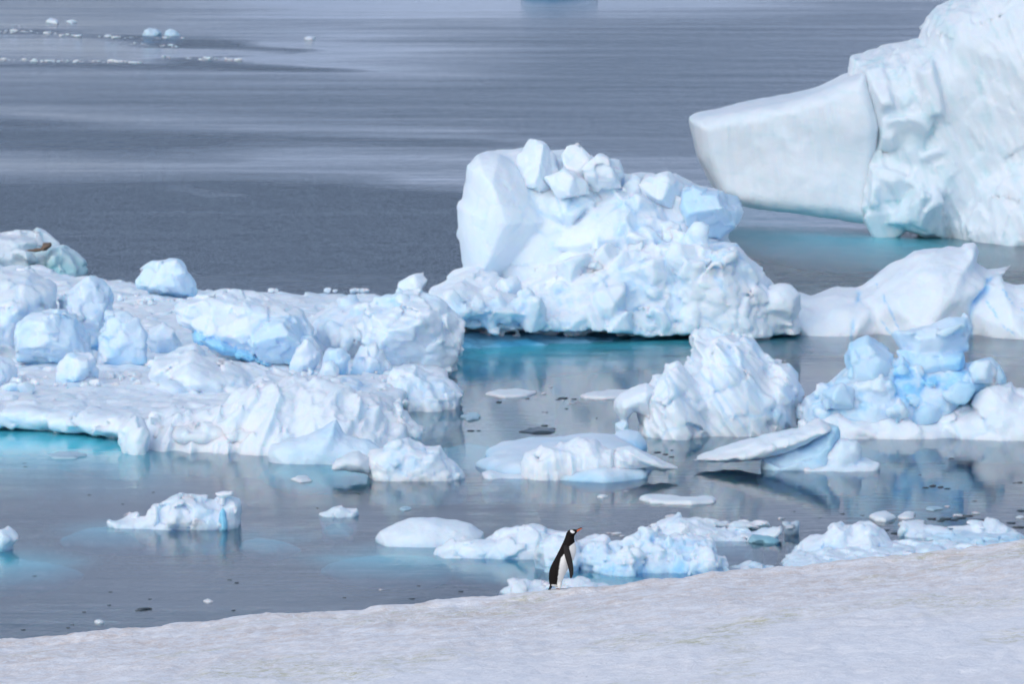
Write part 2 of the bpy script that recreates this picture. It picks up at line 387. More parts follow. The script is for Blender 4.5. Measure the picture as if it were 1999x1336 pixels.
# ------------------------------------------------------------------ water
def water():
    m = bpy.data.materials.new('sea_water'); m.use_nodes = True; t = m.node_tree; t.nodes.clear()
    out = N(t, 'ShaderNodeOutputMaterial'); L = t.links
    geo = N(t, 'ShaderNodeNewGeometry')
    def mapped(sx, sy, rot=0.0, off=0.0):
        mp = N(t, 'ShaderNodeMapping'); mp.inputs['Scale'].default_value = (sx, sy, 1); mp.inputs['Rotation'].default_value = (0, 0, rot)
        mp.inputs['Location'].default_value = (off, off, 0)
        L.new(geo.outputs['Position'], mp.inputs['Vector']); return mp.outputs[0]
    def math_(op, a, b=None):
        n = N(t, 'ShaderNodeMath', operation=op)
        for i, v in enumerate((a, b)):
            if v is None: continue
            if hasattr(v, 'links'): L.new(v, n.inputs[i])
            else: n.inputs[i].default_value = v
        return n.outputs[0]
    # wind: where the surface is ruffled (attribute of the water sheet), broken up by streaks
    at = N(t, 'ShaderNodeAttribute', attribute_name='ruffle')
    nS = N(t, 'ShaderNodeTexNoise', Scale=1.0, Detail=4.0, Roughness=0.6); L.new(mapped(0.02, 0.13, R(2), 9.0), nS.inputs['Vector'])
    ruff = N(t, 'ShaderNodeMapRange', clamp=True); L.new(math_('ADD', at.outputs['Fac'], math_('MULTIPLY', math_('MULTIPLY', math_('SUBTRACT', nS.outputs['Fac'], 0.5), 0.9), math_('MINIMUM', math_('MULTIPLY', at.outputs['Fac'], 4.0), 1.0))), ruff.inputs[0])
    rf = ruff.outputs[0]
    # ripples
    n1 = N(t, 'ShaderNodeTexNoise', Scale=1.0, Detail=3.0, Roughness=0.55); L.new(mapped(0.45, 1.5), n1.inputs['Vector'])
    n2 = N(t, 'ShaderNodeTexNoise', Scale=1.0, Detail=3.0, Roughness=0.6); L.new(mapped(3.6, 2.4, R(4), 5.0), n2.inputs['Vector'])
    n3 = N(t, 'ShaderNodeTexNoise', Scale=1.0, Detail=2.0, Roughness=0.5); L.new(mapped(0.8, 0.32, R(-12), 2.0), n3.inputs['Vector'])
    h1 = math_('MULTIPLY', n1.outputs['Fac'], CALM_WAVE)
    h2 = math_('MULTIPLY', math_('ADD', math_('MULTIPLY', n2.outputs['Fac'], 0.55), n3.outputs['Fac']), math_('MULTIPLY', rf, RUFF_WAVE))
    bp = N(t, 'ShaderNodeBump', Strength=1.0, Distance=1.0); L.new(math_('ADD', h1, h2), bp.inputs['Height'])
    fr = N(t, 'ShaderNodeFresnel', IOR=1.30); L.new(bp.outputs[0], fr.inputs['Normal'])
    gl = N(t, 'ShaderNodeBsdfGlossy'); gl.inputs['Color'].default_value = (0.95, 0.96, 0.98, 1)
    L.new(math_('ADD', 0.02, math_('MULTIPLY', rf, 0.30)), gl.inputs['Roughness']); L.new(bp.outputs[0], gl.inputs['Normal'])
    df = N(t, 'ShaderNodeBsdfDiffuse'); am = N(t, 'ShaderNodeAttribute', attribute_name='ice_glow'); nM = N(t, 'ShaderNodeTexNoise', Scale=1.0, Detail=3.0); L.new(mapped(.25, .12, 0, 1.0), nM.inputs['Vector'])
    mf = math_('MULTIPLY', am.outputs['Fac'], ramp(t, nM.outputs['Fac'], 0.1, 0.42)); L.new(mix(t, mf, DEEP + (1,), (0.10, 0.74, 0.90, 1)), df.inputs['Color'])  # painted glow of the submerged ice tints the diffuse colour
    tr = N(t, 'ShaderNodeBsdfTransparent'); tr.inputs['Color'].default_value = (0.9, 0.97, 1.0, 1)
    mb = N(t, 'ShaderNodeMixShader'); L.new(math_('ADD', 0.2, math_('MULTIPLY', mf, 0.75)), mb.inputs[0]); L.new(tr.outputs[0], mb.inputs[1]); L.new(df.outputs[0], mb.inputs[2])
    ms = N(t, 'ShaderNodeMixShader'); L.new(fr.outputs[0], ms.inputs[0]); L.new(mb.outputs[0], ms.inputs[1]); L.new(gl.outputs[0], ms.inputs[2])
    L.new(ms.outputs[0], out.inputs['Surface'])
    ab = N(t, 'ShaderNodeVolumeAbsorption'); ab.inputs['Color'].default_value = (0.10, 0.74, 0.84, 1); ab.inputs['Density'].default_value = ABSORB
    L.new(ab.outputs[0], out.inputs['Volume'])
    x, y0, y1, d = 2500, -200, 6000, -9
    xs = np.concatenate([[-x], np.linspace(-120, 120, 200), [x]]); ys = np.concatenate([[y0], np.linspace(215, 420, 240), np.linspace(422, 860, 260), [1200, y1]])
    XX, YY = np.meshgrid(xs, ys, indexing='ij'); n, mm = XX.shape; ii = np.arange(n * mm).reshape(n, mm)
    Q = np.stack([ii[:-1, :-1].ravel(), ii[1:, :-1].ravel(), ii[1:, 1:].ravel(), ii[:-1, 1:].ravel()], 1)
    V = np.stack([XX.ravel(), YY.ravel(), 0 * XX.ravel()], 1)
    V = V + 0.0; P = V / np.array([60.0, 18.0, 1.0]); jx = 10 * gnoise(P); jy = 0.012 * V[:, 1] * (gnoise(P * 1.7 + 9) + 0.5 * gnoise(P * 4.1 + 3))
    ruf = np.zeros(len(V)); glow = np.zeros(len(V))
    for poly, val, soft in ICE_GLOW:
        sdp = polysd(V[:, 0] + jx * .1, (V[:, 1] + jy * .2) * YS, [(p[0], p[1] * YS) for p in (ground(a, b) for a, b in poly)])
        glow = np.maximum(glow, val * np.clip(sdp / soft * 0.5 + 0.5, 0, 1))
    for poly, val, soft in RUFFLE:
        W = [ground(a, b) for a, b in poly]
        sdp = polysd((V[:, 0] + jx), (V[:, 1] + jy) * YS, [(p[0], p[1] * YS) for p in W])
        k = np.clip(sdp / soft * 0.5 + 0.5, 0, 1); ruf = ruf * (1 - k) + val * k
    Qs = [tuple(q) for q in Q]; b0 = len(V)
    rim = list(ii[:, 0]) + list(ii[-1, 1:]) + list(ii[-2::-1, -1]) + list(ii[0, -2:0:-1])
    V2 = np.concatenate([V, np.stack([V[rim, 0], V[rim, 1], np.full(len(rim), float(d))], 1)])
    m2 = len(rim)
    for i in range(m2):
        j = (i + 1) % m2; Qs.append((rim[j], rim[i], b0 + i, b0 + j))
    Qs.append(tuple(range(b0 + m2 - 1, b0 - 1, -1)))
    o = mesh_object('water', V2, Qs, m, smooth=False, attrs={'ruffle': np.concatenate([ruf, np.zeros(m2)]), 'ice_glow': np.concatenate([glow, np.zeros(m2)])}); tag(o, kind='structure')
    mb2 = flat_material('seabed', (0.012, 0.018, 0.022), 0.9, 0.2, 0.05)
    o = mesh_object('seabed', [(-x - 50, y0 - 50, d - .5), (x + 50, y0 - 50, d - .5), (x + 50, y1 + 50, d - .5), (-x - 50, y1 + 50, d - .5)], [(0, 1, 2, 3)], mb2, smooth=False)
    tag(o, kind='structure')
YS = 0.25
ICE_GLOW = [   # turquoise glow of submerged ice, painted into the water colour by outline
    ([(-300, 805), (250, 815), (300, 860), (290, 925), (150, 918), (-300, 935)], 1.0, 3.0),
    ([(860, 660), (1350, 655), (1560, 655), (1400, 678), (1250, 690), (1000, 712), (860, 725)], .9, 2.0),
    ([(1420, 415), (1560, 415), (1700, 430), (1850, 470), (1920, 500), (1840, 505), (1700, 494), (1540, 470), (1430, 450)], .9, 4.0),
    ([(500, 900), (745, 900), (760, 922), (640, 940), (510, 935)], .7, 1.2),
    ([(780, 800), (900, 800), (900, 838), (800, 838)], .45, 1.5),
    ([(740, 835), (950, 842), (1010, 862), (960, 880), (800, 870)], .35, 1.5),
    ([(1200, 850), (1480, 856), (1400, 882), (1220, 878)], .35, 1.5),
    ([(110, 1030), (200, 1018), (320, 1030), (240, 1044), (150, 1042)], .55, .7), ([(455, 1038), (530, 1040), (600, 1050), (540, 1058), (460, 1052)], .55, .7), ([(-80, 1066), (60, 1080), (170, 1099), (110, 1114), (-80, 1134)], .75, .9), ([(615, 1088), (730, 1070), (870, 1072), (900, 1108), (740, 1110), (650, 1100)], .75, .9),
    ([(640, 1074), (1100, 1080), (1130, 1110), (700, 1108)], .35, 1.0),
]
RUFFLE = [   # outlines on the water as seen from the shore, how ruffled, softness of the edge in metres
    ([(-900, -60), (2900, -60), (2900, 345), (-900, 345)], .42, 8),
    ([(480, -30), (1450, -30), (1450, 30), (900, 50), (480, 40)], .05, 12),
    ([(350, 85), (700, 60), (1100, 80), (1150, 120), (800, 165), (500, 150), (150, 142), (-900, 142), (-900, 128), (300, 133)], .12, 5),
    ([(-900, 20), (450, 20), (500, 60), (-900, 58)], .25, 8),
    ([(-900, 78), (320, 80), (420, 108), (-900, 112)], .15, 3),
    ([(-900, 60), (60, 60), (240, 68), (380, 74), (560, 82), (500, 100), (360, 92), (200, 76), (60, 66), (-900, 66)], .85, 1.2),
    ([(-900, 121), (300, 126), (460, 112), (560, 122), (660, 131), (560, 137), (300, 135), (-900, 128)], .9, 1.2),
    ([(900, 60), (1500, 40), (1900, 40), (1900, 260), (1200, 260), (950, 200)], .55, 12),
    ([(-900, 145), (200, 160), (700, 165), (1000, 190), (900, 240), (300, 215), (-900, 200)], .62, 8),
    ([(-900, 200), (0, 206), (300, 222), (600, 232), (930, 250), (930, 262), (600, 257), (280, 243), (0, 224), (-900, 216)], .22, 3),
    ([(-900, 222), (0, 232), (300, 250), (560, 262), (900, 270), (960, 280), (800, 290), (500, 280), (350, 282), (470, 296), (620, 308), (500, 308), (300, 303), (0, 297), (-900, 292)], .88, 1.5),
    ([(-900, 298), (0, 300), (300, 305), (640, 308), (560, 288), (800, 292), (1000, 300), (1400, 290), (1400, 372), (900, 372), (700, 354), (400, 346), (-900, 346)], .22, 2),
    ([(-900, 348), (400, 347), (700, 354), (860, 375), (1000, 385), (1300, 400), (1300, 700), (-900, 700)], 1.0, 2),
    ([(300, 371), (340, 369), (375, 375), (340, 378)], .3, 1),
    ([(680, 369), (800, 364), (960, 368), (960, 376), (800, 375)], .35, 1),
    ([(1300, 400), (2900, 400), (2900, 700), (1300, 700)], .85, 5),
    ([(1380, 400), (1440, 440), (1500, 462), (1700, 480), (1950, 500), (2900, 500), (2900, 400)], .12, 5),
    ([(-900, 600), (2900, 640), (2900, 2600), (-900, 2600)], 0.0, 8),
    ([(-900, 985), (400, 1050), (800, 1120), (900, 1400), (-900, 1500)], .10, 12),
]
CALM_WAVE = 0.008; RUFF_WAVE = 0.55; DEEP = (0.035, 0.075, 0.11); ABSORB = 0.22
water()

# ------------------------------------------------------------------ foreground snow slope
CREST = [(-1500, 1400), (0, 1248), (100, 1242), (300, 1222), (500, 1202), (700, 1189), (850, 1172), (980, 1162), (1085, 1153), (1200, 1140), (1400, 1118), (1600, 1100), (1800, 1080), (1999, 1055), (3500, 880)]
YC = 68.0
_cp = np.array([(lambda q: (q[0], q[2]))(upright(a, b, YC)) for a, b in CREST])
def snow_z(x, y):
    zc = np.interp(x, _cp[:, 0], _cp[:, 1])
    t = y - YC
    near = -0.10 * t; far = -0.55 * t
    k = 1.2
    return zc + 0.03 + np.where(t < -k, near, np.where(t > k, far - 0.0, near * (k - t) / (2 * k) + far * (t + k) / (2 * k) - 0.02 * (1 - (t / k) ** 2)))
SNOW = {}
def snow_at(x, y):
    i = int(np.searchsorted(SNOW['xs'], x)); j = int(np.searchsorted(SNOW['ys'], y)); return float(SNOW['Z'][i - 2:i + 3, j - 1:j + 2].mean())
def snow():
    xs = np.concatenate([np.linspace(-160, -9, 60)[:-1], np.arange(-9, 9, 0.05), np.linspace(9, 160, 60)])
    ys = np.concatenate([np.linspace(-20, 38, 60)[:-1], np.arange(38, 70, 0.10), np.linspace(70, 150, 70)])
    XX, YY = np.meshgrid(xs, ys, indexing='ij'); zz = snow_z(XX, YY).ravel()
    x, y = XX.ravel(), YY.ravel()
    P = np.stack([x, y, 0 * x], 1)
    fine = np.clip((np.abs(y - 54) < 18) * 1.0, 0, 1)
    zz += 0.05 * fbm(P / np.array([3.0, 4.5, 1]), 3)
    zz += fine * (0.016 * fbm(P / np.array([0.24, 0.5, 1]) + 9, 4, True) + 0.026 * fbm(P / np.array([0.8, 1.5, 1]) + 4, 2, True))
    # settle the brow of the slope on its surveyed height
    ZZ = zz.reshape(XX.shape); cy = (ys > 55) & (ys < 75); sub_y = ys[cy]
    rel = (ZZ[:, cy] - H) / sub_y[None, :]                                    # slope of the sight line to each point
    j = rel.argmax(1); yb = sub_y[j]; got = rel.max(1)
    want = np.interp(xs / yb, _cp[:, 0] / YC, (_cp[:, 1] - H) / YC)
    corr = (got - want) * yb; okx = np.abs(xs) < 9
    cs = np.convolve(np.pad(corr[okx], 15, mode='edge'), np.ones(31) / 31, mode='valid'); full = np.interp(xs, xs[okx], cs)
    ZZ = ZZ - full[:, None]; zz = ZZ.ravel(); SNOW.update(xs=xs, ys=ys, Z=ZZ)
    n, mm = XX.shape; ii = np.arange(n * mm).reshape(n, mm)
    Q = np.stack([ii[:-1, :-1].ravel(), ii[1:, :-1].ravel(), ii[1:, 1:].ravel(), ii[:-1, 1:].ravel()], 1)
    m, t, b = principled('old_snow'); L = t.links
    tc = N(t, 'ShaderNodeTexCoord')
    def nz(sc_, det=5.0, rough=0.6, off=0.0, sc3=(1, 1, 1)):
        mp = N(t, 'ShaderNodeMapping'); mp.inputs['Scale'].default_value = sc3; mp.inputs['Location'].default_value = (off, off, off); L.new(tc.outputs['Object'], mp.inputs[0])
        q = N(t, 'ShaderNodeTexNoise', Scale=sc_, Detail=det, Roughness=rough); L.new(mp.outputs[0], q.inputs['Vector']); return q.outputs['Fac']
    base = mix(t, ramp(t, nz(0.5, 6, .65), 0.38, 0.62), (0.97, 0.97, 0.985, 1), (0.94, 0.92, 0.92, 1))
    # meltwater dust: pinkish and tan patches with fine grain, mostly along the brow of the slope
    sep = N(t, 'ShaderNodeSeparateXYZ'); L.new(tc.outputs['Object'], sep.inputs[0])
    brow = ramp(t, sep.outputs['Y'], 54.0, 64.0)
    gm = N(t, 'ShaderNodeMath', operation='MULTIPLY'); L.new(ramp(t, nz(2.2, 8, .75, 4), 0.40, 0.60), gm.inputs[0])
    g2 = N(t, 'ShaderNodeMath', operation='MULTIPLY_ADD'); L.new(brow, g2.inputs[0]); g2.inputs[1].default_value = 0.92; g2.inputs[2].default_value = 0.10
    L.new(g2.outputs[0], gm.inputs[1])
    c2 = mix(t, gm.outputs[0], base, (0.78, 0.69, 0.635, 1))
    ga = N(t, 'ShaderNodeMath', operation='MULTIPLY'); L.new(ramp(t, nz(0.42, 4, .6, 20, (1, .55, 1)), 0.52, 0.66), ga.inputs[0]); L.new(ramp(t, nz(5.0, 6, .7, 7), 0.44, 0.62), ga.inputs[1])
    c3 = mix(t, ga.outputs[0], c2, (0.60, 0.57, 0.36, 1))
    c3 = mix(t, ramp(t, nz(14.0, 5, .75, 31, (1, .5, 1)), 0.50, 0.66), c3, (0.98, 0.98, 0.99, 1))
    L.new(c3, b.inputs['Base Color']); b.inputs['Roughness'].default_value = 0.6; b.inputs['Specular IOR Level'].default_value = 0.25
    hb = N(t, 'ShaderNodeMath', operation='ADD'); L.new(nz(9.0, 6, .65), hb.inputs[0]); L.new(nz(2.5, 4, .6, 3), hb.inputs[1])
    bp = N(t, 'ShaderNodeBump', Strength=0.6, Distance=0.07); L.new(hb.outputs[0], bp.inputs['Height']); L.new(bp.outputs[0], b.inputs['Normal'])
    o = mesh_object('snow_ground', np.stack([x, y, zz], 1), Q, m); tag(o, kind='structure')
snow()

# ------------------------------------------------------------------ snow mountains across the bay (beyond the top of the frame, mirrored in the water)
def hills():
    xs = np.linspace(-2600, 2600, 260); ys = np.linspace(1500, 3600, 90)
    XX, YY = np.meshgrid(xs, ys, indexing='ij'); P = np.stack([XX.ravel(), YY.ravel(), 0 * XX.ravel()], 1)
    rise = np.clip((P[:, 1] - 1500 - 120 * gnoise(P / 700)) / 1500, 0, 1) ** .8
    z = -6 + rise * (430 + 420 * gnoise(P / 900 + 4)) + rise ** .5 * 130 * (fbm(P / 420 + 2, 4, True) - .6)
    z = np.maximum(z, -8)
    n, mm = XX.shape; ii = np.arange(n * mm).reshape(n, mm)
    Q = np.stack([ii[:-1, :-1].ravel(), ii[1:, :-1].ravel(), ii[1:, 1:].ravel(), ii[:-1, 1:].ravel()], 1)
    m, t, b = principled('mountain_snow')
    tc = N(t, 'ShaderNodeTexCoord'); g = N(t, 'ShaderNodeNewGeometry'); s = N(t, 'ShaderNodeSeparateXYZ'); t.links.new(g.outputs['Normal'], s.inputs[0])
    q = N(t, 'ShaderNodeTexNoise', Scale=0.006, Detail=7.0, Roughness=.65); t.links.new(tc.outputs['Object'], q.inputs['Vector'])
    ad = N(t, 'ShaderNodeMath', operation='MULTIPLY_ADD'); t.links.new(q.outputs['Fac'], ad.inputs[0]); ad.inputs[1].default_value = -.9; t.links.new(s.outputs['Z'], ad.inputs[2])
    t.links.new(mix(t, ramp(t, ad.outputs[0], .30, .42), (.40, .49, .62, 1), (.61, .71, .87, 1)), b.inputs['Base Color']); b.inputs['Roughness'].default_value = .8  # bluish distance haze is mixed into the rock and snow colours
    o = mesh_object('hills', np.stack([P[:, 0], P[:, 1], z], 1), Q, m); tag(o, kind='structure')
hills()
# ------------------------------------------------------------------ the ice
# the tall iceberg that fills the right edge
berg('iceberg', 'tallest iceberg, a grey white cliff with an overhanging prow, at the right edge', 'iceberg', [
    ('ice_cliff', [
        U([(1664, 150), (1670, 118), (1735, 97), (1806, 81), (1812, 60), (1830, 30), (1868, 6), (1900, -10), (2000, -70), (2300, -90), (2300, 560), (1999, 510), (1905, 498), (1855, 478), (1790, 456), (1700, 438), (1650, 427), (1662, 330)], over=True, fo=3.6, dep=5, back=12, r=4.0, tint=.02, yaw=-.32, hang=1),
        U([(1815, 60), (1868, 6), (1900, -10), (2000, -70), (2300, -90), (2300, 560), (1999, 510), (1905, 498), (1870, 480), (1850, 380), (1830, 250)], fo=.8, dep=9, r=7, tint=.02, yaw=-.2, hang=1),
        U([(1860, 440), (1880, 360), (1940, 280), (2300, 230), (2300, 560), (1999, 509), (1905, 498), (1872, 482)], fo=-2.5, dep=9, r=7, low=-4, yaw=-.1),
        U([(1672, 125), (1720, 110), (1760, 190), (1790, 280), (1760, 330), (1700, 250)], fo=2.6, dep=7, r=3, cuts=3, seed=9, yaw=-.3, k=.7),
        U([(1690, 230), (1760, 260), (1800, 340), (1800, 420), (1740, 440), (1668, 424)], over=True, fo=1.9, dep=7, r=3, cuts=4, seed=4, yaw=-.3, tint=.06, k=.8),
        U([(1735, 400), (1790, 340), (1850, 400), (1880, 478), (1800, 458), (1720, 440)], over=True, fo=.1, dep=7, r=3, cuts=4, seed=8, tint=.15, yaw=-.3, k=.8),
        U([(1760, 120), (1820, 90), (1870, 200), (1850, 330), (1800, 300)], fo=1.0, dep=8, r=4, cuts=3, seed=14, yaw=-.2, k=.6),
    ], dict(noise=[(0.3, 6, 2), (0.04, 1.2, 2)], flute=[(0.15, .9, 20, 9), (.07, .35, 26, 9)], strata=(.2, 1.3, 25), block=[(0.10, 3.6, .04, .08, .4)], seed=3, pale=.08), dict(smooth_k=.3, scatter=[([(1672, 130), (1740, 110), (1840, 200), (1860, 470), (1700, 430), (1670, 300)], 40, .5, 2.0, .08, .3, 5), ([(1870, 455), (1980, 470), (1990, 500), (1900, 490)], 10, .3, .8, .1, .5, 6)])),
    ('overhanging_prow', [
        U([(1352, 237), (1362, 231), (1440, 213), (1550, 191), (1600, 176), (1640, 156), (1690, 136), (1720, 250), (1700, 440), (1640, 428), (1560, 418), (1500, 413), (1450, 406), (1405, 388), (1385, 350), (1368, 310), (1360, 270)], over=True, fo=8.0, dep=2.0, back=12, r=1.0, yaw=-.45, tint=.02, hang=.9),
    ], dict(noise=[(0.35, 9, 2), (.035, 1.2, 3)], flute=[(.05, .8, 5, 9)], seed=9, pale=.08, strata=(.12, 1.2, 80)), {}),
    ('submerged_foot', [Fl([(1440, 424), (1560, 424), (1700, 440), (1850, 474), (1905, 496), (1860, 515), (1740, 500), (1560, 480), (1460, 462), (1400, 440)], z=-.14, hz=1.2, r=5, tint=1)], dict(noise=[(.15, 3, 3)], seed=8), dict(mat=M_SUB, res=.25, resy=.5)),
], 476, res=0.17, resy=.26, mat=M_OLD, zb=-2.0)

# the big broken berg in the middle
mid = [
    U([(835, 575), (862, 557), (880, 545), (908, 533), (960, 540), (1010, 560), (1100, 500), (1190, 470), (1290, 430), (1400, 470), (1435, 478), (1450, 520), (1480, 545), (1515, 575), (1555, 607), (1588, 640), (1560, 649), (1200, 649), (900, 649), (850, 640)], fo=-2.8, dep=7, r=5, k=1.2, yaw=.3, hang=1),
    U([(905, 535), (905, 500), (893, 460), (898, 430), (890, 408), (895, 393), (903, 390), (910, 350), (913, 322), (930, 303), (950, 294), (1000, 290), (1022, 286), (1075, 296), (1100, 294), (1150, 312), (1185, 330), (1225, 342), (1250, 338), (1320, 338), (1358, 362), (1400, 370), (1440, 398), (1420, 470), (1450, 520), (1500, 600), (1500, 640), (905, 640)], fo=3.0, dep=6, r=5, back=5, k=.5),
    U([(905, 535), (893, 460), (893, 400), (903, 388), (912, 322), (932, 302), (975, 299), (1010, 322), (1060, 365), (1112, 415), (1085, 470), (1010, 530), (960, 570), (918, 590)], fo=1.6, dep=4.5, r=3.4, k=.25, tint=.02, yaw=.2),
    U([(1150, 400), (1190, 372), (1250, 360), (1285, 385), (1285, 440), (1200, 480), (1140, 470)], fo=1.6, dep=4, r=2.4, cuts=4, seed=5, k=.5),
    U([(1300, 470), (1440, 475), (1555, 607), (1588, 641), (1560, 649), (1280, 649)], fo=-2.0, dep=5, r=3.5, k=1.3, yaw=.3, hang=1),
    U([(1090, 560), (1180, 510), (1255, 490), (1300, 560), (1260, 647), (1060, 647)], fo=-2.6, dep=5, r=3, cuts=4, seed=11, tint=.05, k=.8, yaw=.3, hang=1),
    U([(845, 580), (900, 545), (950, 560), (1060, 580), (1100, 647), (880, 647)], fo=-6, dep=4.5, r=2.6, k=1.0, yaw=.3, hang=1),
    U([(1340, 500), (1440, 478), (1452, 520), (1482, 546), (1517, 576), (1558, 610), (1594, 645), (1592, 665), (1340, 665)], fo=-.8, dep=2.2, r=.6, back=4, yaw=.33, low=-4, hang=.3),
    U([(1110, 430), (1150, 400), (1200, 380), (1290, 400), (1330, 470), (1250, 540), (1120, 520), (1060, 480)], fo=1.0, dep=4, r=3, k=.4),
]
MIDD = dict(noise=[(0.26, 3.4, 3), (.05, .5, 2)], block=[(0.12, 2.4, 0.04, 0.10, 0.5), (0.04, 0.75, 0.06, 0.04, 0.2)], crease=.32, seed=2, pale=.12)
SM = dict(noise=[(0.12, 1.5, 3)], block=[(0.09, 1.2, .05, .04, .15)], seed=4, pale=.15)
def chunkp(poly, fo, dep=1.2, r=.8, tint=.1, cuts=4, seed=1): return ('ice_block', [U(poly, fo=fo, dep=dep, r=r, tint=tint, cuts=cuts, seed=seed)], SM, dict(res=.1, resy=.15))
berg('iceberg', 'large broken white iceberg with a lumpy summit, mid bay, above a blue waterline band', 'iceberg', [
    ('ice_mass', mid, MIDD, dict(res=.13, resy=.2, zb=.1, holes=[U([(780, 650), (900, 650), (1200, 650), (1450, 651), (1600, 651), (1600, 760), (780, 760)], fo=-12, dep=9, back=5, r=.3, yaw=.33, hang=0)], scatter=[([(1040, 300), (1200, 350), (1340, 380), (1300, 470), (1120, 440), (1060, 360)], 50, .22, 1.7, .04, .5, 1), ([(985, 285), (1050, 275), (1160, 300), (1210, 345), (1340, 350), (1400, 370), (1300, 400), (1060, 350)], 44, .22, 1.2, .05, .5, 11), ([(850, 580), (1100, 560), (1120, 640), (880, 640)], 36, .16, 1.2, .05, .6, 2), ([(1100, 480), (1300, 460), (1440, 500), (1570, 640), (1120, 640)], 80, .2, 1.5, .03, .5, 3), ([(1330, 390), (1450, 400), (1430, 470), (1340, 440)], 8, .3, .8, .4, .4, 4)])),
    ('waterline_band', [U([(880, 638), (1350, 640), (1590, 640), (1590, 656), (1470, 657), (1350, 663), (1130, 672), (900, 684), (870, 700)], fo=-2.4, dep=7, r=.6, tint=.75, low=-4, yaw=.33)], dict(noise=[(.08, 1.5, 3)], flute=[(.06, 1.4, 0, 5)], seed=4, pale=.3), dict(res=.12, resy=.25, mat=M_BAND)),
    ('submerged_foot', [Fl([(870, 690), (900, 682), (1130, 670), (1350, 660), (1590, 656), (1560, 668), (1350, 682), (1130, 700), (900, 722), (850, 710)], z=-.14, hz=1.0, r=2, tint=1)], dict(noise=[(.1, 3, 3)], seed=8), dict(mat=M_SUB, res=.2, resy=.35)),
    chunkp([(1008, 300), (1016, 284), (1031, 266), (1064, 280), (1084, 303), (1100, 360), (1050, 400), (1000, 350)], 3.4, 2, 1.2, .04, 4, 3),
    chunkp([(1096, 300), (1104, 280), (1128, 277), (1147, 300), (1162, 322), (1170, 370), (1110, 380)], 3.2, 1.6, 1, .04, 4, 4),
    chunkp([(1140, 330), (1156, 310), (1178, 298), (1200, 328), (1215, 370), (1150, 375)], 2.8, 1.2, .7, .03, 4, 5),
    chunkp([(1060, 345), (1100, 330), (1140, 345), (1150, 380), (1090, 395)], 2.2, 1.5, 1, .05, 4, 6),
    chunkp([(1240, 352), (1265, 339), (1302, 335), (1325, 350), (1345, 390), (1320, 420), (1270, 400)], 2.8, 2.4, 1.4, .03, 4, 7),
    chunkp([(1330, 372), (1352, 362), (1385, 370), (1410, 372), (1452, 385), (1450, 425), (1437, 447), (1410, 475), (1375, 468), (1335, 440), (1322, 405)], 2.0, 3, 1.6, .38, 5, 9),
    chunkp([(1288, 436), (1305, 430), (1330, 434), (1336, 462), (1312, 480), (1292, 468)], .9, 1, .7, .05, 4, 10),
    chunkp([(1200, 474), (1262, 458), (1282, 485), (1250, 520), (1200, 540), (1188, 515)], .2, 1.6, .9, .22, 4, 11),
    chunkp([(1085, 515), (1124, 512), (1124, 546), (1088, 545)], -.6, 1, .6, .05, 3, 12),
    chunkp([(955, 552), (980, 541), (1010, 545), (1027, 575), (1000, 592), (962, 585)], -1.6, 1, .7, .05, 4, 13),
    chunkp([(1128, 515), (1170, 508), (1195, 520), (1170, 556), (1125, 560)], -.9, 1, .7, .25, 4, 14),
], 660)

# low saddle shaped berg behind, cracked by blue veins
v1 = [(1702, 562), (1685, 585), (1670, 615), (1664, 670)]; v2 = [(1982, 515), (1950, 545), (1925, 575), (1900, 600), (1897, 630), (1908, 680)]
v3 = [(1720, 568), (1735, 600), (1765, 660)]; v4 = [(1930, 590), (1945, 620), (1975, 650)]; v5 = [(1685, 600), (1720, 625), (1740, 655)]; v6 = [(1960, 570), (1985, 600), (2010, 612)]
berg('iceberg', 'smooth saddle shaped iceberg crossed by thin blue cracks, below the tall cliff', 'iceberg', [
    ('ice_mass', [
        U([(1490, 572), (1530, 562), (1580, 573), (1640, 562), (1702, 562), (1730, 600), (1740, 665), (1640, 664), (1560, 660), (1500, 640)], fo=1, dep=6, r=4),
        U([(1690, 575), (1712, 543), (1740, 520), (1788, 493), (1840, 489), (1880, 487), (1884, 479), (1899, 479), (1904, 492), (1901, 516), (1925, 526), (1960, 519), (1978, 514), (1980, 520), (1960, 540), (1930, 580), (1915, 668), (1800, 668), (1670, 664)], fo=0, dep=7, r=5.5),
        U([(1893, 605), (1925, 570), (1950, 546), (1980, 555), (2040, 558), (2200, 600), (2200, 690), (1915, 670), (1899, 650)], fo=-.6, dep=5, r=4),
    ], dict(noise=[(0.3, 4, 3), (.04, .7, 3)], flute=[(.05, .8, -35, 6)], seed=12, pale=.1, vein=[(v1, .10, .12), (v2, .13, .2), (v3, .04, .03), (v4, .045, .03), (v5, .04, .02), (v6, .045, .03)]), {}),
], 662, res=.14, resy=.24, smooth_k=.8)

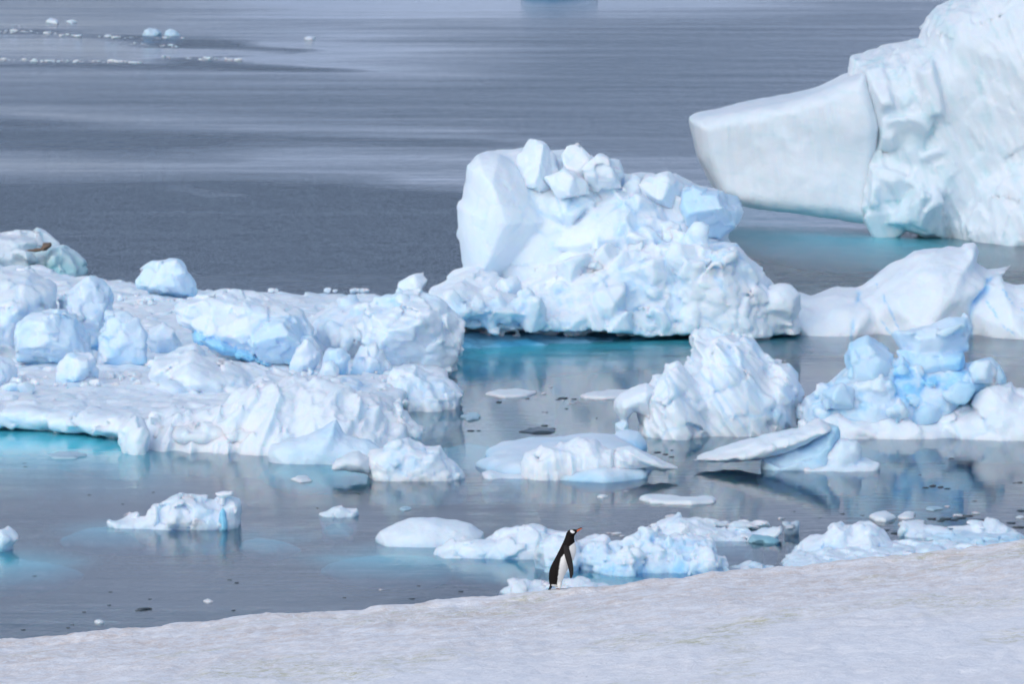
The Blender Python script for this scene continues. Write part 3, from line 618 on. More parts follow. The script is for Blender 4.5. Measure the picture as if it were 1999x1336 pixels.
# steep ribbed white berg
RIB = dict(strata=(.4, .8, 38), noise=[(0.12, 2.2, 3)], flute=[(.24, .8, 38, 12), (.10, .35, 40, 10)], seed=15, pale=.12, block=[(.1, 1.4, .06, .06, .3)])
berg('iceberg', 'steep white iceberg with slanting ribs and a leaning peak, left of the blue jumbled one', 'iceberg', [
    ('ice_mass', [
        U([(1345, 715), (1357, 690), (1352, 662), (1360, 654), (1385, 653), (1440, 658), (1468, 668), (1490, 695), (1503, 712), (1540, 715), (1552, 735), (1562, 765), (1562, 800), (1548, 830), (1500, 852), (1400, 862), (1320, 850), (1310, 760)], fo=.5, dep=4.5, r=4, low=-4),
        U([(1258, 770), (1272, 755), (1298, 733), (1318, 717), (1336, 733), (1380, 790), (1400, 862), (1282, 856), (1250, 835)], fo=-.6, dep=3, r=2.2, low=-4),
    ], RIB, {}),
    ('side_arch', [
        U([(1198, 795), (1200, 778), (1212, 768), (1240, 754), (1262, 745), (1280, 756), (1285, 800), (1282, 850), (1255, 838), (1248, 815), (1238, 806), (1228, 822), (1215, 830), (1207, 815)], over=True, fo=.3, dep=1.8, r=1.0, tint=.04),
        U([(1202, 828), (1226, 822), (1232, 838), (1215, 845), (1200, 842)], fo=.3, dep=1, r=.4, low=-4, tint=.3),
    ], dict(noise=[(0.1, .8, 4)], seed=3), {}),
], 856, res=.11, resy=.17)

# blue jumble with white apron
JB = dict(crease=.6, noise=[(0.14, 1.4, 3)], block=[(0.12, 1.2, .06, .10, .5)], seed=21, pale=.3)
berg('iceberg', 'jumbled iceberg of pale blue blocks behind a low white apron, at the right edge', 'iceberg', [
    ('white_apron', [
        U([(1560, 822), (1600, 812), (1640, 808), (1700, 818), (1760, 812), (1830, 818), (1870, 845), (1880, 866), (1640, 862), (1560, 852)], fo=0, dep=2.5, r=2, low=-4),
        U([(1820, 812), (1862, 800), (1890, 790), (1905, 765), (1930, 750), (1972, 750), (1980, 762), (2060, 755), (2200, 760), (2200, 880), (1860, 866)], fo=-.3, dep=3.2, r=2.6, low=-4),
    ], dict(noise=[(0.16, 1.6, 4)], flute=[(.05, .6, 20, 5)], block=[(.12, 1.8, .06, .08, .3)], seed=22, pale=.1), {}),
    ('blue_rubble', [
        U([(1560, 800), (1568, 775), (1610, 758), (1650, 720), (1700, 700), (1780, 705), (1850, 710), (1905, 702), (1935, 700), (1955, 722), (1958, 765), (1900, 800), (1880, 855), (1560, 855)], fo=1.6, dep=3, r=2.5, tint=.3),
        U([(1740, 800), (1753, 775), (1765, 790), (1768, 830), (1738, 830)], fo=.8, dep=.7, r=.35, tint=.05),
        U([(1670, 790), (1700, 770), (1790, 765), (1860, 780), (1870, 830), (1680, 835)], fo=1.0, dep=2, r=1.2, tint=.3, cuts=4, seed=5),
    ], JB, dict(scatter=[([(1580, 790), (1650, 730), (1760, 710), (1940, 705), (1950, 770), (1870, 830), (1600, 840)], 80, .18, .85, .4, .5, 3)])),
    ('blue_dome', [U([(1652, 700), (1660, 672), (1690, 657), (1728, 666), (1750, 690), (1760, 715), (1750, 760), (1715, 790), (1640, 790), (1630, 750), (1655, 725)], fo=1.6, dep=2.6, r=1.9, tint=.5, cuts=4, seed=6)], SM, {}),
    ('ice_pinnacle', [
        U([(1733, 652), (1750, 645), (1795, 640), (1830, 630), (1862, 618), (1884, 619), (1894, 640), (1890, 665), (1899, 690), (1880, 700), (1840, 705), (1800, 705), (1770, 700), (1752, 682)], fo=2.2, dep=2.4, r=1.5, tint=.35, cuts=4, seed=16),
        U([(1752, 684), (1800, 690), (1880, 684), (1885, 725), (1840, 760), (1765, 750)], fo=2.1, dep=2, r=1.2, tint=.6, cuts=3, seed=44)], SM, {}),
    ('ice_block', [U([(1888, 720), (1905, 702), (1932, 700), (1945, 722), (1940, 748), (1905, 750)], fo=1.0, dep=1.2, r=.7, tint=.3, cuts=4, seed=18)], SM, {}),
    ('ice_block', [U([(1930, 735), (1950, 715), (1962, 745), (1955, 765)], fo=1.8, dep=1, r=.5, tint=.6, cuts=2, seed=28)], SM, {}),
    ('ice_block', [U([(1600, 770), (1640, 745), (1670, 760), (1672, 800), (1620, 810)], fo=.8, dep=1.4, r=.9, tint=.35, cuts=3, seed=20)], SM, {}),
    ('ice_block', [U([(1840, 770), (1870, 745), (1905, 755), (1890, 790), (1860, 795)], fo=.8, dep=1, r=.7, tint=.65, cuts=3, seed=33)], SM, {}),
], 860, res=.11, resy=.17)

# tilted slab
berg('iceberg', 'small iceberg with a tilted white slab over a blue foot, before the white apron', 'iceberg', [
    ('tilted_slab', [U([(1356, 902), (1378, 890), (1420, 874), (1480, 853), (1560, 836), (1600, 820), (1630, 830), (1622, 842), (1590, 858), (1535, 886), (1480, 905), (1420, 910), (1385, 908)], over=True, fo=.1, dep=2.2, r=.6, tint=.03)], dict(noise=[(.08, .8, 4)], seed=5), dict(zb=.12)),
    ('blue_foot', [U([(1455, 912), (1490, 896), (1540, 878), (1597, 845), (1600, 824), (1634, 834), (1636, 850), (1632, 880), (1650, 928), (1450, 928)], fo=.5, dep=1.6, r=.8, tint=.55, low=-4)], SM, {}),
    ('ice_hummock', [
        U([(1600, 884), (1618, 868), (1642, 856), (1672, 860), (1684, 876), (1682, 900), (1640, 905), (1606, 900)], fo=.3, dep=1.1, r=.8, tint=.06),
        U([(1560, 905), (1620, 895), (1690, 895), (1716, 905), (1718, 915), (1700, 928), (1560, 928)], fo=0, dep=1.3, r=.8, tint=.15, low=-4)], dict(noise=[(.1, .8, 4)], seed=8), {}),
], 922, res=.09, resy=.14)

# ribbed arched floe and the flat one behind it
berg('iceberg', 'low ribbed iceberg with a little see-through arch and a thin pointed right wing', 'iceberg', [
    ('ribbed_wall', [
        U([(1020, 905), (1030, 890), (1045, 880), (1072, 874), (1110, 868), (1130, 862), (1165, 862), (1182, 872), (1200, 880), (1206, 915), (1230, 930), (1230, 942), (1050, 944), (1015, 944), (1000, 936), (1018, 918)], fo=.1, dep=1.4, r=1.0, low=-4)],
        dict(noise=[(.1, 1, 3)], flute=[(.15, .75, 4, 25), (.05, .25, 5, 14)], strata=(.4, .5, 4), seed=31), dict(holes=[U([(1043, 924), (1044, 903), (1051, 893), (1058, 900), (1062, 912), (1062, 924)], fo=-1, dep=3, back=3, r=.15, over=True, hang=0)])),
    ('pointed_wing', [U([(1190, 890), (1205, 878), (1230, 872), (1262, 884), (1300, 903), (1322, 915), (1290, 921), (1250, 914), (1225, 925), (1200, 935), (1180, 935)], over=True, fo=.3, dep=1.0, r=.5, tint=.05)], dict(noise=[(.07, .8, 3)], flute=[(.06, .4, 60, 8)], seed=6), dict(zb=.1)),
    ('low_foot', [U([(938, 938), (942, 924), (958, 918), (985, 928), (1020, 925), (1040, 930), (1042, 944), (940, 944)], fo=.2, dep=1.2, r=.5, low=-4, tint=.08)], dict(noise=[(.07, .6, 3)], seed=9), {}),
], 938, res=.085, resy=.13)
# arch window is cut through the wall by the hole list below

berg('ice_floe', 'flat pale blue floe lying behind the low ribbed iceberg', 'ice floe', [
    ('ice_floe', [Fl([(936, 876), (955, 858), (1000, 847), (1100, 842), (1190, 840), (1240, 840), (1268, 868), (1262, 905), (1180, 912), (1040, 905), (985, 895), (948, 888)], z=.75, hz=.75, r=2.2, tint=.18),
                  U([(1200, 842), (1225, 836), (1250, 840), (1268, 865), (1262, 885), (1200, 880)], fo=5, dep=1.5, r=.8, tint=.15)], dict(noise=[(.16, 3, 3)], seed=2, wet=(.5, .5)), {})], 905, res=.12, resy=.2)

# jagged piece in front of the shelf
berg('iceberg', 'jagged little white iceberg with a thin tail, in front of the grey blue shelf corner', 'iceberg', [
    ('jagged_mass', [
        U([(712, 900), (722, 882), (755, 866), (775, 862), (800, 856), (830, 872), (848, 870), (862, 868), (866, 890), (885, 905), (905, 926), (935, 930), (932, 948), (735, 944), (715, 925)], fo=.2, dep=1.7, r=1.3, low=-4)],
        dict(noise=[(.14, 1.0, 4)], block=[(.06, .9, .08, .05, .25)], seed=41), dict(scatter=[([(720, 880), (800, 862), (860, 880), (920, 938), (740, 935)], 22, .12, .45, .06, .5, 8)])),
    ('side_ledge', [U([(645, 915), (655, 898), (672, 887), (700, 882), (720, 892), (725, 915), (720, 930), (700, 928), (672, 922), (650, 922)], over=True, fo=.3, dep=1, r=.6)], dict(noise=[(.07, .7, 3)], seed=11), dict(zb=.12, mat=M_OLD)),
], 942, res=.085, resy=.13)
# ------------------------------------------------------------------ the low ice shelf on the left and everything lying on it
ZS = 1.25
berg('ice_shelf', 'long low ice shelf at the left with a ribbed front wall, carrying many fallen blocks', 'ice shelf', [
    ('shelf_deck', [
        Fl([(-260, 520), (0, 514), (90, 520), (170, 537), (265, 548), (385, 563), (520, 566), (640, 567), (760, 575), (840, 582), (880, 610), (895, 660), (880, 705), (840, 735), (790, 760), (750, 790), (735, 830), (700, 842), (450, 836), (300, 828), (250, 822), (200, 815), (120, 803), (60, 800), (0, 798), (-260, 795)], z=ZS, hz=.62, r=1.6),
        Fl([(-260, 540), (0, 530), (265, 560), (640, 580), (830, 600), (870, 650), (850, 700), (760, 750), (700, 830), (300, 812), (0, 782), (-260, 780)], z=.6, hz=1.1, r=1.2, tint=.7, k=.4),
        U([(330, 690), (380, 672), (440, 700), (500, 725), (600, 745), (700, 752), (740, 770), (700, 800), (350, 800), (290, 740), (300, 700)], fo=12, dep=9, r=9, back=6, low=.4, k=1.3),
        U([(-200, 560), (-100, 535), (60, 530), (110, 560), (100, 640), (60, 700), (-200, 720)], fo=32, dep=7, r=6, low=.4, back=6, k=1.2),
        U([(600, 640), (650, 600), (720, 580), (800, 600), (820, 700), (640, 720)], fo=32, dep=6, r=5, low=.4, back=6, k=1.2),
    ], dict(noise=[(0.16, 2.6, 4)], block=[(.1, 1.2, .15, .08, .2)], seed=51, pale=.15), dict(res=.14, resy=.3, zb=-.8, wl=893, scatter=[([(340, 670), (520, 690), (720, 750), (700, 790), (400, 780), (330, 740)], 110, .15, .7, .08, .5, 2), ([(-40, 560), (110, 560), (110, 690), (-40, 700)], 40, .2, 1.2, .12, .5, 3), ([(620, 600), (800, 600), (810, 690), (640, 710)], 26, .3, 1.1, .08, .5, 4)])),
    ('ribbed_wall', [
        U([(250, 842), (254, 834), (270, 830), (290, 832), (300, 818), (340, 808), (400, 812), (440, 800), (470, 775), (500, 760), (560, 750), (620, 752), (680, 765), (730, 790), (745, 810), (762, 830), (790, 845), (800, 862), (770, 905), (560, 905), (275, 898), (272, 876), (256, 858)], fo=.3, dep=4.5, r=3.4, low=-4, yaw=-.12, back=5),
        U([(246, 840), (252, 832), (280, 832), (292, 845), (282, 868), (262, 862)], fo=.8, dep=1.2, r=.6),
        ], dict(noise=[(.14, 2.6, 3)], flute=[(.32, 1.3, -20, 9), (.12, .5, -25, 9)], seed=55, pale=.1, block=[(.05, 1.3, .05, .04, .1)]), dict(res=.11, resy=.18, wl=890)),
    ('clear_ice_toe', [
        U([(524, 885), (532, 872), (560, 862), (600, 850), (640, 826), (655, 818), (664, 835), (672, 850), (720, 858), (745, 876), (740, 925), (524, 925)], fo=0, dep=1.6, r=1.2, low=-4, tint=.25)],
        dict(noise=[(.12, 1.2, 4)], seed=57, pale=.5), dict(res=.1, resy=.15, wl=908, label='grey blue clear toe of the wall')),
    ('broken_ledge', [
        U([(738, 792), (752, 768), (758, 748), (772, 720), (800, 718), (830, 728), (868, 734), (890, 750), (907, 766), (900, 785), (905, 798), (870, 804), (800, 812), (770, 800)], fo=.4, dep=3, r=2, low=-4, tint=.08)],
        dict(noise=[(.14, 1.1, 4)], flute=[(.10, .7, 10, 8)], block=[(.1, 1, .07, .07, .25)], seed=59), dict(res=.11, resy=.18, wl=806)),
    ('ice_spike', [U([(735, 850), (752, 820), (768, 800), (766, 783), (780, 780), (790, 800), (805, 820), (824, 838), (800, 850), (770, 868)], fo=1, dep=1.2, r=.7)], dict(noise=[(.1, .7, 4)], block=[(.12, .6, .15, .06, .1)], seed=60), dict(res=.09, resy=.14, wl=880, zb=.2)),
    ('submerged_foot', [Fl([(-260, 810), (0, 815), (160, 825), (250, 835), (290, 860), (272, 905), (200, 900), (100, 880), (0, 878), (-260, 870)], z=-.14, hz=.9, r=3.5, tint=.9)], dict(noise=[(.12, 3, 3)], seed=8), dict(mat=M_SUB, res=.2, resy=.35, wl=893)),
    ('submerged_foot', [Fl([(500, 900), (640, 880), (700, 900), (900, 850), (1000, 862), (960, 890), (760, 925), (560, 930)], z=-.14, hz=.9, r=2.5, tint=.8)], dict(noise=[(.12, 3, 3)], seed=9), dict(mat=M_SUB, res=.2, resy=.35, wl=893)),
], 893)

BL = dict(noise=[(0.08, 1.3, 4), (.03, .4, 3)], block=[(0.10, .9, .04, .04, .25)], seed=61, pale=.25, foot=.6)
def boulder(label, poly, base, dep=1.6, r=1.2, tint=.2, cuts=5, seed=1, extra=(), D=BL, name='ice_boulder', cat='ice boulder', z=ZS, **kw):
    l = [U(poly, fo=0, dep=dep, r=r, tint=tint, cuts=cuts + 2, seed=seed, low=z - 3)] + list(extra)
    g = 'fallen ice boulders on the shelf'
    berg(name, label, cat, [(name, l, D, dict(scatter=[(poly, 5, .08, .2 * dep, .15, .5, seed), ([(a, b) for a, b in poly if b > base - 25] + [(poly[0][0], base + 2)], 8, .08, .3, .1, .5, seed + 1)]) if len(poly) > 8 else {})], base, group=g, zfloor=z, zb=z - .5, res=kw.pop('res', .1), resy=kw.pop('resy', .15), **kw)
boulder('rounded pale blue boulder standing alone against the dark water at the back of the shelf', [(264, 550), (275, 528), (298, 511), (328, 503), (348, 506), (364, 525), (378, 548), (388, 570), (380, 584), (340, 590), (290, 580), (264, 570)], 588, 2.2, 1.7, .30, 6, 2)
boulder('longest block on the shelf, white sloping top above a blue right flank', [(340, 598), (352, 590), (400, 574), (440, 566), (490, 569), (520, 580), (560, 596), (590, 612), (612, 645), (608, 672), (590, 700), (548, 722), (505, 712), (450, 690), (395, 660), (348, 632)], 720, 4.0, 2.6, .05, 4, 5,
        extra=[U([(478, 668), (500, 640), (540, 615), (590, 615), (614, 648), (608, 675), (585, 705), (548, 722), (505, 714)], fo=-.5, dep=3, r=1.8, tint=.32, cuts=4, seed=9), U([(380, 640), (440, 660), (500, 690), (545, 716), (520, 722), (430, 690), (380, 665)], fo=.9, dep=2.4, r=.8, tint=.95)])
boulder('peaked pale blue boulder with a sharp ridge, behind the other blocks at left', [(103, 610), (112, 592), (132, 570), (160, 555), (176, 538), (188, 537), (205, 550), (228, 575), (240, 600), (235, 630), (215, 665), (130, 665)], 690, 2.6, 1.5, .22, 6, 12)
boulder('bulky blue grey boulder with a rounded snout, farthest left of the big blocks', [(28, 655), (35, 632), (60, 612), (95, 605), (125, 606), (150, 622), (172, 645), (182, 668), (178, 700), (140, 725), (70, 722), (40, 700)], 722, 3.0, 1.7, .22, 6, 14)
boulder('upright square block with a flat top, between the snouted boulder and the grey chunk', [(184, 700), (192, 662), (205, 640), (207, 610), (240, 605), (262, 610), (275, 630), (286, 655), (284, 700), (262, 712), (205, 715)], 716, 1.8, 1.0, .26, 5, 15)
boulder('grey chunk wedged between the square block and the longest block', [(280, 672), (296, 645), (318, 632), (338, 645), (356, 672), (350, 690), (290, 694)], 692, 1.2, .8, .12, 5, 16)
boulder('dome shaped white boulder in front of the snouted boulder', [(106, 735), (112, 706), (140, 688), (166, 684), (185, 695), (198, 722), (203, 742), (180, 752), (112, 752)], 750, 1.4, .9, .08, 5, 17)
boulder('white boulder cut by the left edge of the picture', [(-60, 700), (0, 692), (22, 700), (34, 722), (32, 745), (-60, 755)], 752, 1.6, .9, .08, 4, 18)
boulder('small round boulder low at left, nearest the shelf edge', [(3, 757), (20, 744), (48, 745), (62, 758), (58, 768), (6, 768)], 767, .8, .5, .05, 3, 19, res=.08)
boulder('huge rounded block with a ribbed right face, at the right end of the shelf', [(690, 640), (705, 610), (735, 585), (775, 572), (815, 572), (860, 585), (888, 604), (903, 632), (898, 668), (876, 702), (845, 724), (800, 722), (750, 712), (715, 680)], 724, 4.0, 2.6, .10, 4, 21, D=dict(noise=[(.14, 1.6, 4)], flute=[(.10, .6, 75, 6)], block=[(.16, 1.5, .07, .08, .3)], seed=66, pale=.3))
boulder('knobbly white boulder perched on the skyline left of the great berg', [(772, 574), (778, 553), (798, 538), (812, 533), (826, 531), (834, 548), (828, 566), (832, 578)], 580, 1.3, .9, .05, 5, 22, z=1.3)
boulder('white cube shaped block leaning left of the smallest cube', [(568, 700), (582, 682), (600, 667), (626, 690), (616, 722), (598, 728), (575, 718)], 728, 1.0, .55, .06, 6, 23, res=.08)
boulder('smallest bright cube in the row of cube shaped blocks', [(621, 722), (628, 706), (650, 704), (664, 722), (658, 736), (628, 738)], 738, .7, .4, .02, 5, 24, res=.07)
boulder('pale blue cube shaped block behind the smallest cube', [(622, 700), (640, 682), (668, 680), (684, 700), (688, 728), (660, 735), (625, 730)], 732, 1.1, .7, .3, 6, 25, z=ZS + .1, res=.08)
boulder('rightmost cube shaped block, white with a slanting right side', [(684, 722), (688, 702), (704, 678), (735, 671), (748, 690), (766, 718), (760, 732), (690, 734)], 731, 1.4, .8, .08, 6, 26, res=.08)
boulder('low snow covered chunk on the shelf at the foot of the brown streaked ice', [(26, 540), (34, 524), (58, 520), (66, 540), (48, 546)], 545, 1.0, .6, .05, 4, 27, z=1.5)

# loose rubble: a few shapes, many copies
def chunk_mesh(seed, res=.1):
    rg = np.random.RandomState(seed); g = np.arange(-1.5, 1.51, res); X, Y, Z = np.meshgrid(g, g, g, indexing='ij'); P = np.stack([X.ravel(), Y.ravel(), Z.ravel()], 1)
    F = np.sqrt((P * P / np.array([1, .9, .65]) ** 2).sum(1)) - 1
    for _ in range(9):
        n = rg.normal(size=3); n /= np.linalg.norm(n); F = np.maximum(F, P @ n - rg.uniform(.4, .8))
    F -= .05 * fbm(P / .7 + seed, 3); V, Q = surface_nets(F.reshape(X.shape), g, g, g)
    b = np.clip(gnoise(V / .8 + seed) + .15, 0, 1) * .5
    me = bpy.data.meshes.new('ice_chunk'); me.from_pydata(V.tolist(), [], Q.tolist()); me.update(); me.polygons.foreach_set('use_smooth', np.ones(len(me.polygons), bool))
    at = me.attributes.new('tint', 'FLOAT', 'POINT'); at.data.foreach_set('value', b.astype(np.float32)); me.materials.append(M_ICE); return me
CH = [chunk_mesh(s) for s in (3, 5, 8, 13, 21, 34)]
CHD = []
for me in CH[:3]:
    m2 = me.copy(); m2.materials.clear(); m2.materials.append(M_DARKICE); CHD.append(m2)
rr = random.Random(5)
def chunk(name, px, py, z, size, label, cat, group, sink=.25, dark=False, flat=1.0, wide=1.0):
    x, y = ground(px, py, z)
    o = bpy.data.objects.new(name, rr.choice(CHD if dark else CH)); C.objects.link(o)
    s = size / 2; o.scale = (s * rr.uniform(.8, 1.25) * wide, s * rr.uniform(.8, 1.2), s * rr.uniform(.75, 1.2) * flat)
    o.location = (x, y, z + s * .6 * flat * (1 - sink * 2)); o.rotation_euler = (rr.uniform(-.25, .25), rr.uniform(-.25, .25), rr.uniform(0, 6.28)) if flat == 1 else (0, 0, rr.uniform(-.4, .4))
    tag(o, label, cat, group)
HEAPS = [(430, 712, 95, 24, 34, .55), (480, 735, 60, 14, 14, .5), (650, 640, 60, 26, 16, .6), (690, 655, 30, 20, 8, .6), (60, 745, 60, 12, 10, .5), (150, 752, 60, 8, 8, .45), (240, 745, 60, 12, 10, .5), (20, 640, 30, 40, 14, .7), (10, 590, 40, 20, 10, .6), (320, 590, 70, 8, 12, .35), (70, 700, 30, 18, 6, .6), (760, 735, 40, 10, 9, .45), (590, 735, 60, 6, 8, .35), (330, 715, 40, 12, 10, .5), (230, 600, 60, 30, 10, .4), (700, 600, 60, 18, 10, .4), (400, 745, 120, 14, 12, .35)]
def hw(x, y):
    if x < 100 and y < 720: return 'behind and beside the snouted boulder'
    if x < 300 and y > 700: return 'in front of the boulders at far left'
    if x < 340: return 'between the lone rounded boulder and the square block'
    if x > 560 and y < 700: return 'between the longest block and the huge rounded block'
    if x > 560: return 'in front of the row of cube shaped blocks'
    return 'in the heap in front of the longest block'
for hx, hy, sx, sy, n, sz in HEAPS:
    for _ in range(int(n * 1.35)):
        a = rr.uniform(0, 6.28); q = math.sqrt(rr.random())
        chunk('ice_chunk', hx + math.cos(a) * q * sx, hy + math.sin(a) * q * sy, ZS - .02, sz * rr.uniform(.4, 1) ** 2 * 2.0, 'small white ice chunk on the shelf ' + hw(hx, hy), 'ice chunk', 'rubble ' + hw(hx, hy))
for px in (530, 537, 655, 700, 707, 716, 640, 690):
    chunk('ice_chunk', px, 570, ZS, rr.uniform(.4, .6), 'small white ice chunk on the back rim of the shelf, against dark water', 'ice chunk', 'chunks along the back rim of the shelf')

# weathered berg behind the shelf with a brown streak
berg('iceberg', 'weathered grey white berg with a brown dirt streak, behind the shelf at far left', 'iceberg', [
    ('ice_mass', [
        U([(-260, 470), (-60, 458), (0, 456), (50, 458), (75, 462), (98, 474), (112, 480), (110, 545), (-260, 550)], fo=0, dep=5, r=1.6, back=4),
        U([(85, 500), (100, 478), (125, 478), (142, 488), (162, 508), (170, 530), (168, 550), (80, 550)], fo=-.6, dep=4, r=2, tint=.15)],
        dict(noise=[(.2, 2, 4)], block=[(.25, 2, .08, .1, .2)], seed=71, wet=(.35, 2.2)), dict(mat=M_OLD)),
    ('dirt_streak', [U([(45, 492), (60, 487), (82, 484), (84, 474), (100, 474), (100, 481), (88, 490), (70, 493)], fo=-.25, dep=.9, r=.3)], dict(noise=[(.08, .5, 3)], seed=1), dict(mat=M_STAIN, res=.07, resy=.12)),
], 542, res=.13, resy=.22)
# ------------------------------------------------------------------ floes and growlers
FD = dict(noise=[(.12, 1.1, 4), (.03, .35, 3)], block=[(.12, .9, .1, .05, .15)], seed=81, pale=.25, wet=(.25, .35))
def floe(label, poly, wl, dep=1.6, r=1.0, tint=.03, name='growler', cat='growler', extra=(), D=FD, foot=None, more=(), **kw):
    kw = {'res': .075, 'resy': .11, **kw}
    parts = [('ice_mass' if (foot or more) else name, [U(poly, fo=0, dep=dep, r=r, tint=tint, low=-2.5)] + list(extra), D, {})]
    for f in (foot or []): parts.append(('submerged_foot', [Fl(f[0], z=-.07, hz=.6, r=1.8, tint=.75)], dict(noise=[(.05, 1, 3)], seed=5), dict(mat=M_SUB, res=.1, resy=.15, zb=-1.5)))
    parts += list(more)
    berg(name, label, cat, parts, wl, **kw)
floe('white growler with a long sloping left ramp and a bitten corner horn', [(195, 1026), (215, 1018), (285, 1005), (300, 988), (325, 975), (345, 963), (372, 964), (400, 968), (418, 976), (432, 982), (446, 972), (466, 978), (468, 998), (460, 1036), (215, 1040)], 1036, 1.8, 1.2,
     foot=[([(118, 1032), (160, 1024), (230, 1022), (330, 1034), (260, 1042), (160, 1040)],), ([(465, 1040), (520, 1042), (590, 1050), (540, 1056), (470, 1050)],)],
     more=[('ice_horn', [U([(417, 962), (432, 960), (455, 958), (456, 968), (440, 974), (438, 990), (426, 990), (430, 974)], fo=.7, dep=.35, r=.25)], dict(noise=[(.03, .3, 3)], seed=3), dict(res=.05, resy=.07, zb=.5)),
           ('blue_cleft', [U([(428, 1000), (436, 985), (440, 1000), (440, 1036), (428, 1036)], fo=-.08, dep=.5, r=.3, tint=.95)], SM, dict(res=.06, resy=.08))])
floe('tiny rounded growler alone in open water above the sloping pair', [(624, 1006), (636, 998), (652, 990), (672, 988), (696, 995), (692, 1008), (688, 1016), (632, 1016)], 1012, .9, .6, foot=[([(630, 1012), (690, 1012), (680, 1022), (640, 1020)],)])
floe('half seen growler at the left edge over a wide turquoise submerged foot', [(-40, 1050), (0, 1034), (14, 1032), (38, 1050), (22, 1066), (14, 1085), (-40, 1085)], 1078, 1.0, .6, foot=[([(-60, 1072), (60, 1084), (165, 1099), (110, 1112), (0, 1124), (-60, 1130)], .12)])
floe('smooth domed growler over turquoise underwater ice, left of the lumpy one', [(733, 1056), (742, 1040), (775, 1022), (815, 1011), (850, 1009), (890, 1016), (920, 1024), (945, 1042), (940, 1076), (738, 1076)], 1070, 2.0, 1.4, D=dict(noise=[(.08, 1.2, 3)], seed=2, wet=(.3, .3)), foot=[([(625, 1088), (730, 1074), (850, 1076), (900, 1090), (860, 1108), (740, 1106), (660, 1098)], .12)])
floe('lumpy white growler with a blue underside, touching the smooth domed one', [(848, 1082), (856, 1070), (880, 1058), (905, 1052), (940, 1050), (960, 1042), (985, 1028), (1010, 1032), (1040, 1027), (1075, 1031), (1100, 1042), (1108, 1060), (1090, 1085), (1000, 1092), (960, 1098), (855, 1100)], 1093, 1.6, 1.1, foot=[([(850, 1092), (1000, 1092), (1080, 1082), (1100, 1120), (960, 1112)],)])
floe('large heaped floe directly behind the penguin, white lumps over blue ice', [(1120, 1120), (1128, 1062), (1150, 1050), (1185, 1047), (1200, 1066), (1240, 1048), (1262, 1036), (1300, 1045), (1340, 1042), (1392, 1052), (1398, 1076), (1400, 1090), (1390, 1130), (1130, 1140)], 1120, 2.2, 1.6, name='ice_floe', cat='ice floe',
     extra=[U([(1045, 1085), (1052, 1060), (1080, 1042), (1110, 1040), (1132, 1062), (1130, 1110), (1080, 1115), (1060, 1100)], fo=.2, dep=1.3, r=.9, low=-2), U([(1160, 1130), (1170, 1095), (1200, 1082), (1240, 1080), (1262, 1100), (1240, 1135)], fo=-.8, dep=1.3, r=.8, tint=.15), U([(1330, 1090), (1380, 1078), (1420, 1085), (1420, 1105), (1330, 1110)], fo=-.3, dep=1, r=.5)],
     D=dict(noise=[(.22, 1.0, 4)], block=[(.06, .8, .08, .05, .35)], seed=84, wet=(.5, .6), pale=.35), scatter=[([(1140, 1050), (1380, 1045), (1400, 1100), (1150, 1110)], 40, .15, .6, .12, .5, 3)], foot=[([(1100, 1100), (1180, 1108), (1300, 1125), (1380, 1120), (1340, 1160), (1080, 1160)], .1)])
floe('snowy low floe right of the penguin with a bar running to a blunt block', [(1240, 1050), (1262, 1035), (1300, 1018), (1325, 1009), (1345, 1010), (1370, 1022), (1405, 1036), (1470, 1036), (1490, 1028), (1518, 1022), (1530, 1024), (1526, 1048), (1505, 1064), (1240, 1068)], 1060, 1.7, 1.0, name='ice_floe', cat='ice floe',
     extra=[U([(1300, 1012), (1360, 1014), (1420, 1022), (1500, 1018), (1502, 1030), (1420, 1036), (1340, 1030)], fo=4, dep=.8, r=.4, low=0)],
     more=[('clear_ice_toe', [U([(1463, 1058), (1470, 1048), (1500, 1056), (1512, 1062), (1490, 1066), (1472, 1074), (1466, 1070)], fo=-.3, dep=.6, r=.3, tint=.4)], SM, dict(res=.06, resy=.08, mat=M_GREY))])
floe('grey shadowy lump of clear ice off the tip of the blunt block', [(1522, 1024), (1536, 1017), (1560, 1018), (1562, 1034), (1552, 1050), (1535, 1050), (1528, 1040)], 1046, .8, .5, mat=ice_material('dull_ice', (.5, .58, .66), (.2, .45, .55)))
floe('broad triangular floe with a knobbly crest, partly hidden by the snow slope', [(1500, 1098), (1545, 1084), (1565, 1062), (1600, 1042), (1625, 1020), (1645, 1018), (1662, 1032), (1680, 1022), (1698, 1020), (1712, 1034), (1724, 1048), (1740, 1062), (1730, 1110), (1500, 1110)], 1090, 2.0, 1.5, name='ice_floe', cat='ice floe',
     extra=[Fl([(1540, 1075), (1640, 1052), (1750, 1050), (1860, 1054), (1940, 1066), (1960, 1100), (1700, 1130), (1540, 1105)], z=.42, hz=.4, r=1.2, tint=.12)])
floe('white floe with a level left arm and a rounded right end, beside dark brash', [(1755, 1040), (1762, 1026), (1800, 1026), (1850, 1030), (1880, 1026), (1905, 1018), (1940, 1017), (1965, 1024), (1984, 1038), (1982, 1056), (1760, 1056)], 1052, 1.3, .8, name='ice_floe', cat='ice floe', extra=[Fl([(1800, 1046), (1900, 1036), (1990, 1044), (1990, 1060), (1850, 1064)], z=.2, hz=.2, r=.6, tint=.3)])
floe('small white block against the snow edge, below the heaped floe', [(1424, 1108), (1432, 1098), (1455, 1093), (1490, 1096), (1510, 1104), (1508, 1118), (1428, 1118)], 1112, .9, .5)
floe('lowest white floe peeping over the snow edge beside the feet of the penguin', [(978, 1160), (984, 1146), (1002, 1134), (1030, 1130), (1056, 1134), (1090, 1130), (1130, 1128), (1160, 1134), (1200, 1150), (1200, 1180), (980, 1180)], 1165, 1.4, .8, name='ice_floe', cat='ice floe')

